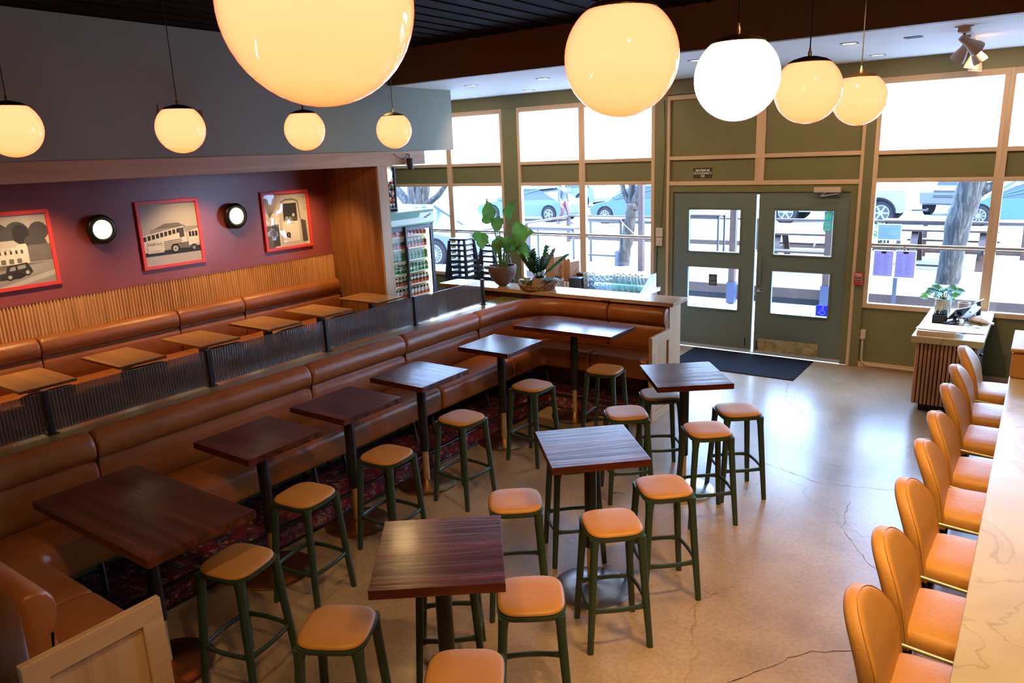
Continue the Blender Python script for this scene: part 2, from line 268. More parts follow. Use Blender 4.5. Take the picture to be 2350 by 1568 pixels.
# ------------------------------------------------------------ mesh building
class MB:
    def __init__(s): s.bm = bmesh.new(); s.mi = 0; s.X = Matrix.Identity(4)
    def at(s, loc=(0, 0, 0), rz=0, rx=0, ry=0):
        s.X = Matrix.Translation(loc) @ Euler((rx, ry, rz)).to_matrix().to_4x4(); return s
    def v(s, p): return s.bm.verts.new(s.X @ Vector(p))
    def f(s, vs):
        try: f = s.bm.faces.new(vs); f.material_index = s.mi; return f
        except ValueError: return None
    def box(s, x0, x1, y0, y1, z0, z1):
        a = [s.v(p) for p in ((x0, y0, z0), (x1, y0, z0), (x1, y1, z0), (x0, y1, z0), (x0, y0, z1), (x1, y0, z1), (x1, y1, z1), (x0, y1, z1))]
        for q in ((0, 3, 2, 1), (4, 5, 6, 7), (0, 1, 5, 4), (1, 2, 6, 5), (2, 3, 7, 6), (3, 0, 4, 7)): s.f([a[i] for i in q])
        return s
    def cbox(s, c, d): return s.box(c[0] - d[0] / 2, c[0] + d[0] / 2, c[1] - d[1] / 2, c[1] + d[1] / 2, c[2] - d[2] / 2, c[2] + d[2] / 2)
    def loft(s, loops, cap0=True, cap1=True, close=True):
        L = [[s.v(p) for p in lp] for lp in loops]; n = len(L[0])
        for a, b in zip(L, L[1:]):
            for i in range(n if close else n - 1): s.f([a[i], a[(i + 1) % n], b[(i + 1) % n], b[i]])
        if cap0: s.f(list(reversed(L[0])))
        if cap1: s.f(L[-1])
        return s
    def tube(s, pts, r, seg=8, cap=True, flat=1.0, up=None):
        pts = [Vector(p) for p in pts]; n = len(pts); rs = r if isinstance(r, (list, tuple)) else [r] * n
        prev = None; loops = []
        for i, p in enumerate(pts):
            d = (pts[min(i + 1, n - 1)] - pts[max(i - 1, 0)]).normalized()
            if prev is None:
                u0 = Vector(up) if up else (Vector((0, 0, 1)) if abs(d.z) < 0.95 else Vector((1, 0, 0)))
                u = (u0 - d * u0.dot(d)).normalized()
            else: u = (prev - d * prev.dot(d)).normalized()
            prev = u; w_ = d.cross(u)
            loops.append([p + u * math.cos(2 * PI * k / seg) * rs[i] * flat + w_ * math.sin(2 * PI * k / seg) * rs[i] for k in range(seg)])
        return s.loft(loops, cap, cap)
    def bar(s, p0, p1, wd, ht, up=(0, 0, 1)):
        p0, p1 = Vector(p0), Vector(p1); d = (p1 - p0).normalized(); u = Vector(up); u = (u - d * u.dot(d)).normalized(); q = d.cross(u)
        lp = lambda p: [p + q * wd / 2 * a + u * ht / 2 * b for a, b in ((-1, -1), (1, -1), (1, 1), (-1, 1))]
        return s.loft([lp(p0), lp(p1)])
    def lathe(s, prof, seg=24, cap=True, c=(0, 0, 0)):
        loops = [[(c[0] + r * math.cos(2 * PI * k / seg), c[1] + r * math.sin(2 * PI * k / seg), c[2] + z) for k in range(seg)] for r, z in prof]
        return s.loft(loops, cap, cap)
    def cyl(s, c, r, z0, z1, seg=16): return s.lathe([(r, z0), (r, z1)], seg, True, (c[0], c[1], 0))
    def prism(s, pts, a0, a1, axis='y'):
        g = {'y': lambda u, v_, a: (u, a, v_), 'x': lambda u, v_, a: (a, u, v_), 'z': lambda u, v_, a: (u, v_, a)}[axis]
        return s.loft([[g(u, v_, a0) for u, v_ in pts], [g(u, v_, a1) for u, v_ in pts]])
    def poly(s, pts): s.f([s.v(p) for p in pts]); return s
    def ball(s, c, r, seg=16, rings=10, sc=(1, 1, 1)):
        prof = [(max(1e-4, math.sin(PI * i / rings)) * r, -math.cos(PI * i / rings) * r) for i in range(rings + 1)]
        loops = [[(c[0] + q * math.cos(2 * PI * k / seg) * sc[0], c[1] + q * math.sin(2 * PI * k / seg) * sc[1], c[2] + z * sc[2]) for k in range(seg)] for q, z in prof]
        return s.loft(loops)
    def build(s, name, mats, parent=None, bevel=0, smooth=None, label=None, seg=2):
        bmesh.ops.remove_doubles(s.bm, verts=s.bm.verts, dist=1e-6)
        bmesh.ops.recalc_face_normals(s.bm, faces=s.bm.faces)
        me = bpy.data.meshes.new(name); s.bm.to_mesh(me); s.bm.free()
        for m in (mats if isinstance(mats, (list, tuple)) else [mats]): me.materials.append(m)
        if smooth is not None:
            for p in me.polygons: p.use_smooth = True
            if smooth < 180: me.set_sharp_from_angle(angle=R(smooth))
        o = bpy.data.objects.new(name, me); C.objects.link(o)
        if bevel:
            b = o.modifiers.new('bevel', 'BEVEL'); b.width = bevel; b.segments = seg; b.limit_method = 'ANGLE'; b.angle_limit = R(40)
        if parent: o.parent = parent
        if label: o['label'] = label
        return o
def tag(o, label, cat, group=None, kind=None):
    o['label'] = label; o['category'] = cat
    if group: o['group'] = group
    if kind: o['kind'] = kind
    return o
def struct(o): o['kind'] = 'structure'; return o
def empty(name, loc=(0, 0, 0), rz=0):
    o = bpy.data.objects.new(name, None); C.objects.link(o); o.location = loc; o.rotation_euler = (0, 0, rz); o.empty_display_size = 0.1; return o
def thing(name, label, cat, loc=(0, 0, 0), rz=0, group=None): return tag(empty(name, loc, rz), label, cat, group)
KIDS = {}
def kids(o): return [c for c in bpy.data.objects if c.parent == o]
def snapshot(o): KIDS[o.name] = [(c, [(g) for g in kids(c)]) for c in kids(o)]
def dup(o, loc, rz, label=None, cat=None, group=None):
    if o.name not in KIDS: snapshot(o)
    r = o.copy(); C.objects.link(r); r.location = loc; r.rotation_euler = (0, 0, rz)
    if label: r['label'] = label
    if group: r['group'] = group
    for ch, gs in KIDS[o.name]:
        c = ch.copy(); C.objects.link(c); c.parent = r
        for g in gs: d = g.copy(); C.objects.link(d); d.parent = c
    return r
def text(body, size, loc, m, parent, name='lettering', face='-y', ext=0.0008, align='CENTER', bold=0.0, rz=0, sx=1.0):
    cu = bpy.data.curves.new(name, 'FONT'); cu.body = body; cu.size = size; cu.align_x = align; cu.align_y = 'CENTER'; cu.extrude = ext; cu.offset = bold
    cu.materials.append(m); o = bpy.data.objects.new(name, cu); C.objects.link(o); o.location = loc
    dg = bpy.context.evaluated_depsgraph_get(); dg.update(); me = bpy.data.meshes.new_from_object(o.evaluated_get(dg)); bpy.data.objects.remove(o)
    o = bpy.data.objects.new(name, me); C.objects.link(o); o.location = loc
    if not me.materials: me.materials.append(m)
    o.rotation_euler = {'-y': (PI / 2, 0, 0), '+x': (PI / 2, 0, PI / 2), '+y': (PI / 2, 0, PI)}[face]; o.scale = (sx, 1, 1)
    if parent: o.parent = parent
    return o
def rsq(a, z, n=4.0, seg=28, b=None, cx=0, cy=0):
    b = b or a; out = []
    for k in range(seg):
        t = 2 * PI * k / seg; c_, s_ = math.cos(t), math.sin(t)
        out.append((cx + a * math.copysign(abs(c_) ** (2 / n), c_), cy + b * math.copysign(abs(s_) ** (2 / n), s_), z))
    return out
def sweep_cushion(mb, path, prof, inset=0.02, nround=4, rend=0.035):
    """path: list of (x, y, nx, ny); prof: closed list of (u out along n, z). Ends are rounded."""
    cu = sum(p[0] for p in prof) / len(prof); cz = sum(p[1] for p in prof) / len(prof)
    pts = [Vector((p[0], p[1], 0)) for p in path]
    # cumulative length
    L = [0]
    for a, b in zip(pts, pts[1:]): L.append(L[-1] + (b - a).length)
    T = L[-1]
    st = []
    for k in range(nround + 1): st.append(rend * (1 - math.cos(PI / 2 * k / nround)))
    samples = st + [l for l in L if rend < l < T - rend] + [T - q for q in reversed(st)]
    loops = []
    for l in samples:
        i = max(0, min(len(L) - 2, next((k for k in range(len(L) - 1) if L[k + 1] >= l - 1e-9), len(L) - 2)))
        t = (l - L[i]) / max(1e-9, L[i + 1] - L[i])
        x = path[i][0] * (1 - t) + path[i + 1][0] * t; y = path[i][1] * (1 - t) + path[i + 1][1] * t
        n = Vector((path[i][2] * (1 - t) + path[i + 1][2] * t, path[i][3] * (1 - t) + path[i + 1][3] * t)); n.normalize()
        e = min(l, T - l); sh = 0
        if e < rend: sh = inset * (1 - math.sqrt(max(0, 1 - (1 - e / rend) ** 2)))
        lp = []
        for u, z in prof:
            du, dz = u - cu, z - cz; d = math.hypot(du, dz) + 1e-9
            lp.append((x + n.x * (u - du / d * sh), y + n.y * (u - du / d * sh), z - dz / d * sh))
        loops.append(lp)
    mb.loft(loops)
    return mb
# ------------------------------------------------------------ the setting
YF = 10.15; ZC = 4.18; ZS = 3.76; ZU = 0.35
mb = MB(); mb.box(-5.2, 4.0, -3.5, YF, -0.10, 0.0); mb.box(-6.45, -5.2, 7.6, YF, -0.10, 0.0)
mb.mi = 1   # the long crack runs across the slab
def crack(pts, w0):
    random.seed(11); P = []
    for (a, b) in zip(pts, pts[1:]):
        n = max(2, int((Vector(b) - Vector(a)).length / 0.05))
        for k in range(n): P.append(Vector(a).lerp(Vector(b), k / n) + Vector((random.uniform(-1, 1), random.uniform(-1, 1))) * 0.012)
    P.append(Vector(pts[-1]))
    for i in range(len(P) - 1):
        d = (P[i + 1] - P[i]).normalized(); q = Vector((-d.y, d.x)); wa = w0 * random.uniform(0.5, 1.5) / 2
        mb.poly([(*(P[i] - q * wa), 0.0012), (*(P[i] + q * wa), 0.0012), (*(P[i + 1] + q * wa), 0.0012), (*(P[i + 1] - q * wa), 0.0012)])
crack([(-1.55, 2.72), (-1.32, 2.95), (-1.27, 3.25), (-1.12, 3.50), (-0.99, 3.72), (-0.86, 3.95), (-0.62, 4.12), (-0.50, 4.32)], 0.006)
crack([(-1.05, 6.1), (-1.0, 5.6), (-0.78, 5.2), (-0.55, 5.0)], 0.003)
crack([(-1.9, 6.5), (-1.3, 6.3), (-0.7, 6.5)], 0.003)
crack([(-2.35, 9.0), (-2.2, 8.4), (-1.85, 7.9)], 0.003)
struct(mb.build('floor', [FLOORM, mat('crack_dark', (0.05, 0.03, 0.022), 0.8)]))
UPF = noisy('dark_floor_tile', [(0.3, (0.045, 0.03, 0.022)), (0.7, (0.09, 0.06, 0.045))], nscale=3, rough=0.3)
mb = MB(); mb.box(-10.3, -5.452, -3.5, 7.45, 0.0, ZU); mb.box(-10.3, -6.452, 7.45, YF, 0.0, ZU)
struct(mb.build('floor_upper', UPF))
mb = MB(); mb.box(-10.3, 4.0, -3.5, 7.33, ZC, ZC + 0.1)
mb.mi = 0
for k in range(44): mb.box(-7.08 + k * 0.25, -7.08 + k * 0.25 + 0.02, -3.5, 7.33, ZC - 0.012, ZC)
struct(mb.build('ceiling', DARKC))
mb = MB(); mb.box(-10.3, 4.0, 7.42, YF + 0.12, ZS, ZS + 0.5); struct(mb.build('ceiling_soffit', SOFFIT))
mb = MB(); mb.box(-7.08, 4.0, 7.33, 7.42, ZS, ZC); struct(mb.build('trim_1', FASCIA))
mb = MB(); mb.box(-8.25, -7.08, -3.5, 7.33, 2.945, ZC); mb.box(-8.25, -7.08, 7.33, 8.58, 2.945, ZS)
struct(mb.build('wall_bulkhead', BULK, bevel=0.004))
mb = MB(); mb.box(-7.32, -7.065, -3.5, 7.93, 2.765, 2.943); struct(mb.build('trim_2', OAKB, bevel=0.004))
# left wall, burgundy above slats
mb = MB(); mb.box(-8.25, -8.10, -3.5, 7.03, 0.0, 2.945); mb.box(-8.10, -8.075, -3.5, 7.03, 1.60, 1.625)
struct(mb.build('wall_left', BURG))
mb = MB(); mb.box(-8.098, -8.09, 1.0, 7.03, ZU, 1.60)
y = 1.02
while y < 7.02:
    mb.prism([(-8.09, y), (-8.078, y + 0.004), (-8.074, y + 0.012), (-8.078, y + 0.020), (-8.09, y + 0.024)], ZU, 1.598, 'z'); y += 0.033
struct(mb.build('trim_3', OAK))
mb = MB(); mb.box(-8.25, -7.12, 7.03, 7.18, ZU, 2.765); mb.mi = 1; mb.box(-7.12, -7.085, 7.025, 7.20, ZU, 2.765)
mb.mi = 0; mb.box(-8.05, -7.125, 7.022, 7.032, 2.44, 2.455)
struct(mb.build('wall_end_panel', [OAKV, MAPLE]))
mb = MB(); mb.box(-10.4, -10.3, 7.0, YF, 0, ZS); mb.box(-10.3, -8.25, 7.08, 7.18, 0, ZS); struct(mb.build('wall_left_far', GREEN))
mb = MB(); mb.box(-10.4, 4.1, -3.6, -3.5, 0, ZC); struct(mb.build('wall_back', mat('dark_back_wall', (0.20, 0.13, 0.08), 0.6)))
mb = MB(); mb.box(4.0, 4.1, -3.5, YF, 0, ZC); struct(mb.build('wall_right', mat('ochre_wall', (0.30, 0.20, 0.11), 0.6)))
# facade
T = 0.10
mb = MB(); mb.box(-10.3, 4.0, YF, YF + T, 3.56, ZS)
for a, b in ((-10.3, -9.90), (-7.34, -7.05), (-4.66, -4.47), (-1.89, -1.78), (1.05, 4.0)): mb.box(a, b, YF - 0.015, YF + T, 0, 3.56)
for a, b in ((-9.90, -7.34), (-7.05, -4.66), (-1.78, 1.05)):
    mb.box(a, b, YF + 0.02, YF + T, 0, 0.785); mb.box(a, b, YF + 0.03, YF + T, 2.395, 2.675)
mb.box(-4.47, -1.89, YF + 0.03, YF + T, 2.33, 3.56)
mb.box(-4.43, -4.375, YF + 0.005, YF + T, 0, 2.33); mb.box(-2.01, -1.93, YF + 0.005, YF + T, 0, 2.33); mb.box(-4.375, -2.01, YF + 0.005, YF + T, 2.235, 2.33); mb.box(-4.375, -2.01, YF + 0.077, YF + T, 2.20, 2.235); mb.box(-4.375, -4.35, YF + 0.077, YF + T, 0.0, 2.2); mb.box(-2.035, -2.01, YF + 0.077, YF + T, 0.0, 2.2); mb.box(-4.375, -2.01, YF + 0.03, YF + T, 0.0005, 0.011)
struct(mb.build('wall_front', GREEN, bevel=0.003))
mb = MB()   # tan trims
for (z0, z1) in ((2.33, 2.385), (2.68, 2.73), (3.49, 3.55)): mb.box(-4.47, -1.89, YF - 0.012, YF + 0.03, z0, z1)
mb.box(-10.3, -7.34, YF + 0.0, YF + 0.02, 0.0, 0.06); mb.box(-1.78, 1.05, YF - 0.005, YF + 0.02, 0.0, 0.07)
struct(mb.build('trim_4', TRIMH, bevel=0.002))
mb = MB()
for x0, x1 in ((-4.47, -4.432), (-1.928, -1.89)): mb.box(x0, x1, YF - 0.014, YF + 0.03, 0, 3.55)
mb.box(-3.22, -3.10, YF - 0.010, YF + 0.03, 2.385, 3.49)
struct(mb.build('trim_5', TRIM, bevel=0.002))
BAYS = [(-9.90, -8.49), (-8.49, -7.34), (-7.05, -5.86), (-5.86, -4.66), (-1.78, -0.475), (-0.475, 1.05)]
for n, (a, b) in enumerate(BAYS):
    wd = struct(empty('window_%d' % (n + 1), ((a + b) / 2, YF, 0.785)))
    ox, oz = (a + b) / 2, 0.785
    m2 = MB()
    def hb(x0, x1, z0, z1, d0=-0.012, d1=0.06): m2.box(x0 - ox, x1 - ox, d0, d1, z0 - oz, z1 - oz)
    m2.mi = 0
    for z0, z1 in ((0.785, 0.845), (2.345, 2.395), (2.675, 2.725), (3.49, 3.56)): hb(a + 0.05, b - 0.05, z0, z1)
    m2.mi = 1
    hb(a, a + 0.052, 0.785, 3.56); hb(b - 0.052, b, 0.785, 3.56)
    m2.mi = 2
    hb(a + 0.05, b - 0.05, 1.572, 1.602, 0.0, 0.04); hb(a + 0.05, b - 0.05, 1.548, 1.566, 0.005, 0.04)
    m2.build('window_frame', [TRIMH, TRIM, ALU], wd, bevel=0.002)
    g = MB().box(a + 0.05 - ox, b - 0.05 - ox, 0.03, 0.034, 0.845 - oz, 1.55 - oz).build('pane', GLASS, wd)
    g = MB().box(a + 0.05 - ox, b - 0.05 - ox, 0.02, 0.024, 1.60 - oz, 2.345 - oz).build('pane', GLASS, wd)
    g = MB().box(a + 0.05 - ox, b - 0.05 - ox, 0.025, 0.030, 2.725 - oz, 3.49 - oz).build('fluted_pane', FLUTE, wd, label='white fluted glass pane')
def door(n, x0, x1, gx0, gx1):
    d = struct(empty('door_%d' % n, (x0, YF + 0.03, 0)))
    W_ = x1 - x0; a, b = gx0 - x0, gx1 - x0
    m2 = MB(); t = 0.045
    for q in ((0, a, 0.015, 2.23), (b, W_, 0.015, 2.23), (a, b, 0.015, 0.60), (a, b, 1.18, 1.41), (a, b, 1.99, 2.23)): m2.box(q[0], q[1], 0, t, q[2], q[3])
    m2.build('leaf', DOORG, d)
    m2 = MB()
    for z0, z1 in ((0.60, 1.18), (1.41, 1.99)):
        m2.box(a - 0.022, a, -0.012, 0.0, z0 - 0.022, z1 + 0.022); m2.box(b, b + 0.022, -0.012, 0, z0 - 0.022, z1 + 0.022)
        m2.box(a, b, -0.012, 0, z0 - 0.022, z0); m2.box(a, b, -0.012, 0, z1, z1 + 0.022)
    m2.build('glazing_bead', DOORG, d, bevel=0.003)
    for z0, z1 in ((0.60, 1.18), (1.41, 1.99)): MB().box(a, b, 0.02, 0.025, z0, z1).build('pane', GLASS, d)
    MB().box(0.0, W_, -0.012, 0.0, 0.015, 0.05).build('door_sweep', ALU, d)
    return d
d1 = door(1, -4.372, -3.19, -4.14, -3.40); d2 = door(2, -3.155, -2.013, -2.94, -2.20)
MB().box(0.0, 0.004, -0.02, 0, 0, 0.01)
m2 = MB(); m2.tube([(1.10, -0.02, 0.10), (1.10, -0.022, 0.22)], 0.008); m2.build('floor_bolt', BLK, d1)
m2 = MB(); m2.tube([(0.05, -0.03, 0.08), (0.05, -0.03, 0.20)], 0.008); m2.box(0.03, 0.07, -0.03, 0, 0.09, 0.10); m2.build('floor_bolt', BLK, d2)
m2 = MB(); m2.box(0.045, 0.075, -0.055, -0.04, 1.00, 1.38); m2.box(0.05, 0.07, -0.04, 0, 1.04, 1.06); m2.box(0.05, 0.07, -0.04, 0, 1.32, 1.34); m2.build('pull_handle', DOORG, d2, bevel=0.003)
m2 = MB(); m2.at((0.055, -0.004, 0.90), 0, PI / 2).lathe([(0.03, 0), (0.03, 0.012), (0.018, 0.02)], 18); m2.build('lock_cylinder', CHROME, d2, smooth=40)
KICK = noisy('worn_brass_plate', [(0.3, (0.22, 0.17, 0.08)), (0.5, (0.48, 0.38, 0.18)), (0.7, (0.60, 0.50, 0.27))], nscale=9, rough=0.4, metal=0.2)
MB().box(0.06, 0.86, -0.004, -0.001, 0.05, 0.225).build('kick_plate', KICK, d2)
# surface closer above the right door
t = thing('door_closer', 'pale box shaped door closer with folded arm above the right green door', 'door closer', (-2.28, YF - 0.03, 2.26))
MB().box(-0.16, 0.16, -0.05, 0.035, -0.03, 0.035).build('closer_body', mat('closer_beige', (0.55, 0.43, 0.32), 0.45), t, bevel=0.006)
MB().tube([(-0.02, -0.03, -0.03), (-0.06, -0.10, -0.07), (0.12, -0.06, -0.045), (0.14, 0.02, -0.05)], 0.008).build('closer_arm', ALU, t)

# ------------------------------------------------------------ signs and small wall things
def plate(name, label, cat, x0, x1, z0, z1, m, y=YF + 0.022, th=0.004, **k):
    t = thing(name, label, cat, ((x0 + x1) / 2, y, (z0 + z1) / 2))
    MB().box((x0 - x1) / 2, (x1 - x0) / 2, -th, 0, (z0 - z1) / 2, (z1 - z0) / 2).build(k.get('part', 'plate'), m, t)
    return t
SGW = mat('sign_white', (0.75, 0.68, 0.58), 0.6)
t = plate('occupancy_sign', 'dark brown sign reading maximum occupancy on the green panel above the left door', 'sign', -4.09, -3.82, 2.425, 2.565, mat('sign_dark', (0.045, 0.036, 0.022), 0.5), y=YF + 0.03)
for k, s in enumerate(('MAXIMUM', 'OCCUPANCY', '105')): text(s, 0.043, (0, -0.006, 0.035 - 0.039 * k), SGW, t, bold=0.0008)
t = plate('dog_sign', 'small black sign about a dog friendly patio on the lower left door pane', 'sign', -3.83, -3.71, 0.925, 1.085, mat('sign_black', (0.03, 0.03, 0.04), 0.5), y=YF + 0.046)
for k, s in enumerate(('DOG', 'FRIENDLY', 'PATIO')): text(s, 0.027, (0, -0.006, 0.045 - 0.024 * k), mat('sign_grey', (0.45, 0.45, 0.5), 0.6), t)
m2 = MB()
for k in range(4): m2.box(-0.045, 0.045, -0.006, -0.004, -0.03 - 0.011 * k, -0.026 - 0.011 * k)
m2.build('small_print', mat('sign_grey', (0.45, 0.45, 0.5), 0.6), t)
TEAL = translucent(mat('teal_sticker', (0.07, 0.40, 0.32), 0.5), 0.5); WHT = mat('print_white', (0.8, 0.85, 0.85), 0.6)
t = thing('patio_sticker', 'upper teal sticker on the top pane of the right door', 'sticker', (-2.265, YF + 0.046, 1.925))
MB().prism([(-0.055, 0.055), (0.055, 0.055), (0.05, -0.045), (0.02, -0.06), (-0.02, -0.06), (-0.05, -0.045)], -0.003, 0).build('sticker', TEAL, t)
for k, s in enumerate(('SEE', 'ABOUT', 'OUR DAILY', 'SPECIALS')): text(s, 0.024 if k < 2 else 0.017, (0, -0.004, 0.04 - 0.022 * k), WHT, t, ext=0.0004)
t = thing('patio_sticker', 'lower teal sticker with dog patio rules on the top pane of the right door', 'sticker', (-2.272, YF + 0.046, 1.80))
MB().prism([(-0.03, 0.06), (0.03, 0.06), (0.055, 0.035), (0.055, -0.05), (0.025, -0.075), (-0.025, -0.075), (-0.055, -0.05), (-0.055, 0.035)], -0.003, 0).build('sticker', TEAL, t)
for k, s in enumerate(('DOG', 'FRIENDLY', 'PATIO')): text(s, 0.024, (0, -0.004, 0.04 - 0.022 * k), WHT, t, ext=0.0004)
m2 = MB()
for k in range(3): m2.box(-0.04, 0.04, -0.004, -0.003, -0.032 - 0.012 * k, -0.027 - 0.012 * k)
m2.build('small_print', WHT, t)
t = thing('access_sticker', 'blue wheelchair sticker in the corner of the lower right door pane', 'sticker', (-2.28, YF + 0.046, 0.685))
MB().box(-0.075, 0.075, -0.003, 0, -0.075, 0.075).build('sticker', translucent(mat('access_blue', (0.08, 0.13, 0.55), 0.5), 0.5), t)
m2 = MB(); wc = lambda pts, r: m2.tube([(x, -0.005, z) for x, z in pts], r, 6)
m2.at((0.018, -0.004, 0.048), 0, PI / 2).lathe([(0.011, 0), (0.011, 0.002)], 12); m2.X = Matrix.Identity(4)
wc([(0.018, 0.036), (0.016, 0.0), (-0.016, -0.002), (-0.036, -0.035), (-0.050, -0.028)], 0.004); wc([(0.016, 0.018), (-0.012, 0.018)], 0.0035)
wc([(0.012 + 0.03 * math.cos(R(a)), -0.022 + 0.03 * math.sin(R(a))) for a in range(60, -190, -20)], 0.004); wc([(-0.07, -0.07), (0.07, -0.07), (0.07, 0.07), (-0.07, 0.07), (-0.07, -0.07)], 0.0015)
m2.build('symbol', WHT, t)
t = thing('fire_alarm_box', 'red fire alarm pull box on the green post right of the doors', 'alarm', (-1.845, YF - 0.03, 1.155))
MB().box(-0.048, 0.048, -0.03, 0.01, -0.075, 0.075).build('housing', mat('alarm_red', (0.62, 0.03, 0.04), 0.4), t, bevel=0.004)
text('FIRE', 0.042, (0, -0.032, 0.052), WHT, t)
m2 = MB(); m2.box(-0.034, 0.034, -0.036, -0.03, -0.02, 0.022); m2.build('pull_bar', mat('alarm_dark', (0.03, 0.02, 0.02), 0.4), t)
m2 = MB(); m2.box(-0.036, 0.036, -0.038, -0.036, -0.004, 0.004); m2.box(-0.036, 0.036, -0.038, -0.03, 0.022, 0.026); m2.box(-0.036, 0.036, -0.038, -0.03, -0.026, -0.022); m2.build('pull_trim', SGW, t)
t = thing('light_switch', 'upper cream switch box on the green post left of the doors', 'switch', (-4.565, YF - 0.02, 1.665))
MB().box(-0.05, 0.05, -0.03, 0.005, -0.065, 0.065).build('switch_plate', CREAM, t, bevel=0.004); MB().box(-0.012, 0.012, -0.036, -0.03, -0.03, 0.03).build('toggle', CREAM, t)
t = thing('light_switch', 'lower cream switch box on the green post left of the doors', 'switch', (-4.565, YF - 0.02, 1.53))
MB().box(-0.045, 0.045, -0.03, 0.005, -0.06, 0.06).build('switch_plate', CREAM, t, bevel=0.004); MB().box(-0.012, 0.012, -0.036, -0.03, -0.03, 0.03).build('toggle', CREAM, t)
tag(MB().tube([(-4.60, YF - 0.025, 1.46), (-4.62, YF - 0.025, 1.0), (-4.58, YF - 0.03, 0.8), (-4.55, YF - 0.03, 0.6)], 0.005).build('power_cord', BLKP, smooth=60), 'thin dark cord hanging below the cream switch boxes by the doors', 'cord')
tag(MB().tube([(-4.52, YF - 0.022, 3.5), (-4.50, YF - 0.024, 2.9), (-4.52, YF - 0.024, 2.3), (-4.55, YF - 0.022, 1.74)], 0.008).build('cable', GREEN, smooth=60), 'green painted cable running down the post left of the double doors', 'cable')
t = thing('conduit', 'pale metal conduit pipe bending along the floor under the right window', 'conduit', (-1.74, YF - 0.03, 0))
m2 = MB(); pts = [(0, 0, 0.40), (0, 0, 0.13)] + [(0.09 - 0.09 * math.cos(R(a)), 0, 0.13 - 0.09 * math.sin(R(a))) for a in range(15, 91, 15)] + [(0.75, 0, 0.04)]
m2.tube(pts, 0.012, 10); m2.build('pipe', mat('conduit_paint', (0.52, 0.44, 0.34), 0.4), t, smooth=60)
MB().box(-0.03, 0.03, -0.02, 0.045, 0.38, 0.50).build('junction_box', mat('conduit_paint', (0, 0, 0)), t, bevel=0.004)
def paper_sign(label, cx, cz, wd, ht, col, ink, rows, cols, tilt=0.0, head=True, y=YF + 0.018):
    t = thing('notice', label, 'notice', (cx, y, cz)); t.rotation_euler = (0, tilt, 0)
    Q = lambda w_, h_, y_: MB().poly([(-w_, y_, -h_), (w_, y_, -h_), (w_, y_, h_), (-w_, y_, h_)])
    Q(wd / 2, ht / 2, 0.0).build('sheet', mat('notice_edge', (0.75, 0.78, 0.9), 0.5), t)
    Q(wd / 2 - 0.01, ht / 2 - 0.012, -0.0015).build('print_area', col, t)
    m2 = MB(); top = ht / 2 - 0.05
    for c_ in range(cols):
        x0 = -wd / 2 + 0.025 + c_ * (wd - 0.05) / cols
        for r_ in range(rows):
            random.seed(r_ * 7 + c_); z = top - (ht - 0.08) * r_ / rows
            m2.box(x0, x0 + (wd - 0.05) / cols * random.uniform(0.5, 0.92), -0.004, -0.003, z - 0.002, z)
    for q in ((-wd / 2 + 0.014, -wd / 2 + 0.016, -ht / 2 + 0.016, ht / 2 - 0.016), (wd / 2 - 0.016, wd / 2 - 0.014, -ht / 2 + 0.016, ht / 2 - 0.016), (-wd / 2 + 0.014, wd / 2 - 0.014, ht / 2 - 0.018, ht / 2 - 0.016), (-wd / 2 + 0.014, wd / 2 - 0.014, -ht / 2 + 0.016, -ht / 2 + 0.018)):
        m2.box(q[0], q[1], -0.004, -0.003, q[2], q[3])
    m2.build('print_lines', ink, t)
    if head: MB().box(-0.028, 0.028, -0.005, -0.003, ht / 2 - 0.042, ht / 2 - 0.016).build('header_block', mat('header_dark', (0.05, 0.03, 0.05), 0.5), t)
    return t
LAV = translucent(mat('menu_lavender', (0.48, 0.42, 0.68), 0.5), 0.35); translucent(mat('notice_edge', (0.5, 0.52, 0.6), 0.5), 0.4); translucent(mat('notice_blue', (0.40, 0.66, 0.95), 0.5), 0.4); LINK = mat('menu_ink', (0.18, 0.13, 0.34), 0.6)
paper_sign('left lavender menu sheet taped in the lower window right of the doors', -1.585, 1.355, 0.235, 0.335, LAV, LINK, 22, 2)
paper_sign('right lavender menu sheet taped in the lower window right of the doors', -1.34, 1.355, 0.235, 0.345, LAV, LINK, 22, 2)
paper_sign('pale blue notice taped in the window above the two menu sheets', -1.545, 1.745, 0.27, 0.20, mat('notice_blue', (0.42, 0.66, 0.85), 0.5), mat('notice_ink', (0.2, 0.35, 0.5), 0.6), 7, 1, head=False)
t = thing('window_hook', 'round clear suction hook above the right menu sheet', 'hook', (-1.36, YF + 0.02, 1.545))
MB().at((0, 0, 0), 0, PI / 2).lathe([(0.025, 0), (0.02, 0.012), (0.006, 0.02)], 16).build('suction_cup', mat('hook_plastic', (0.6, 0.65, 0.75), 0.2), t, smooth=50)

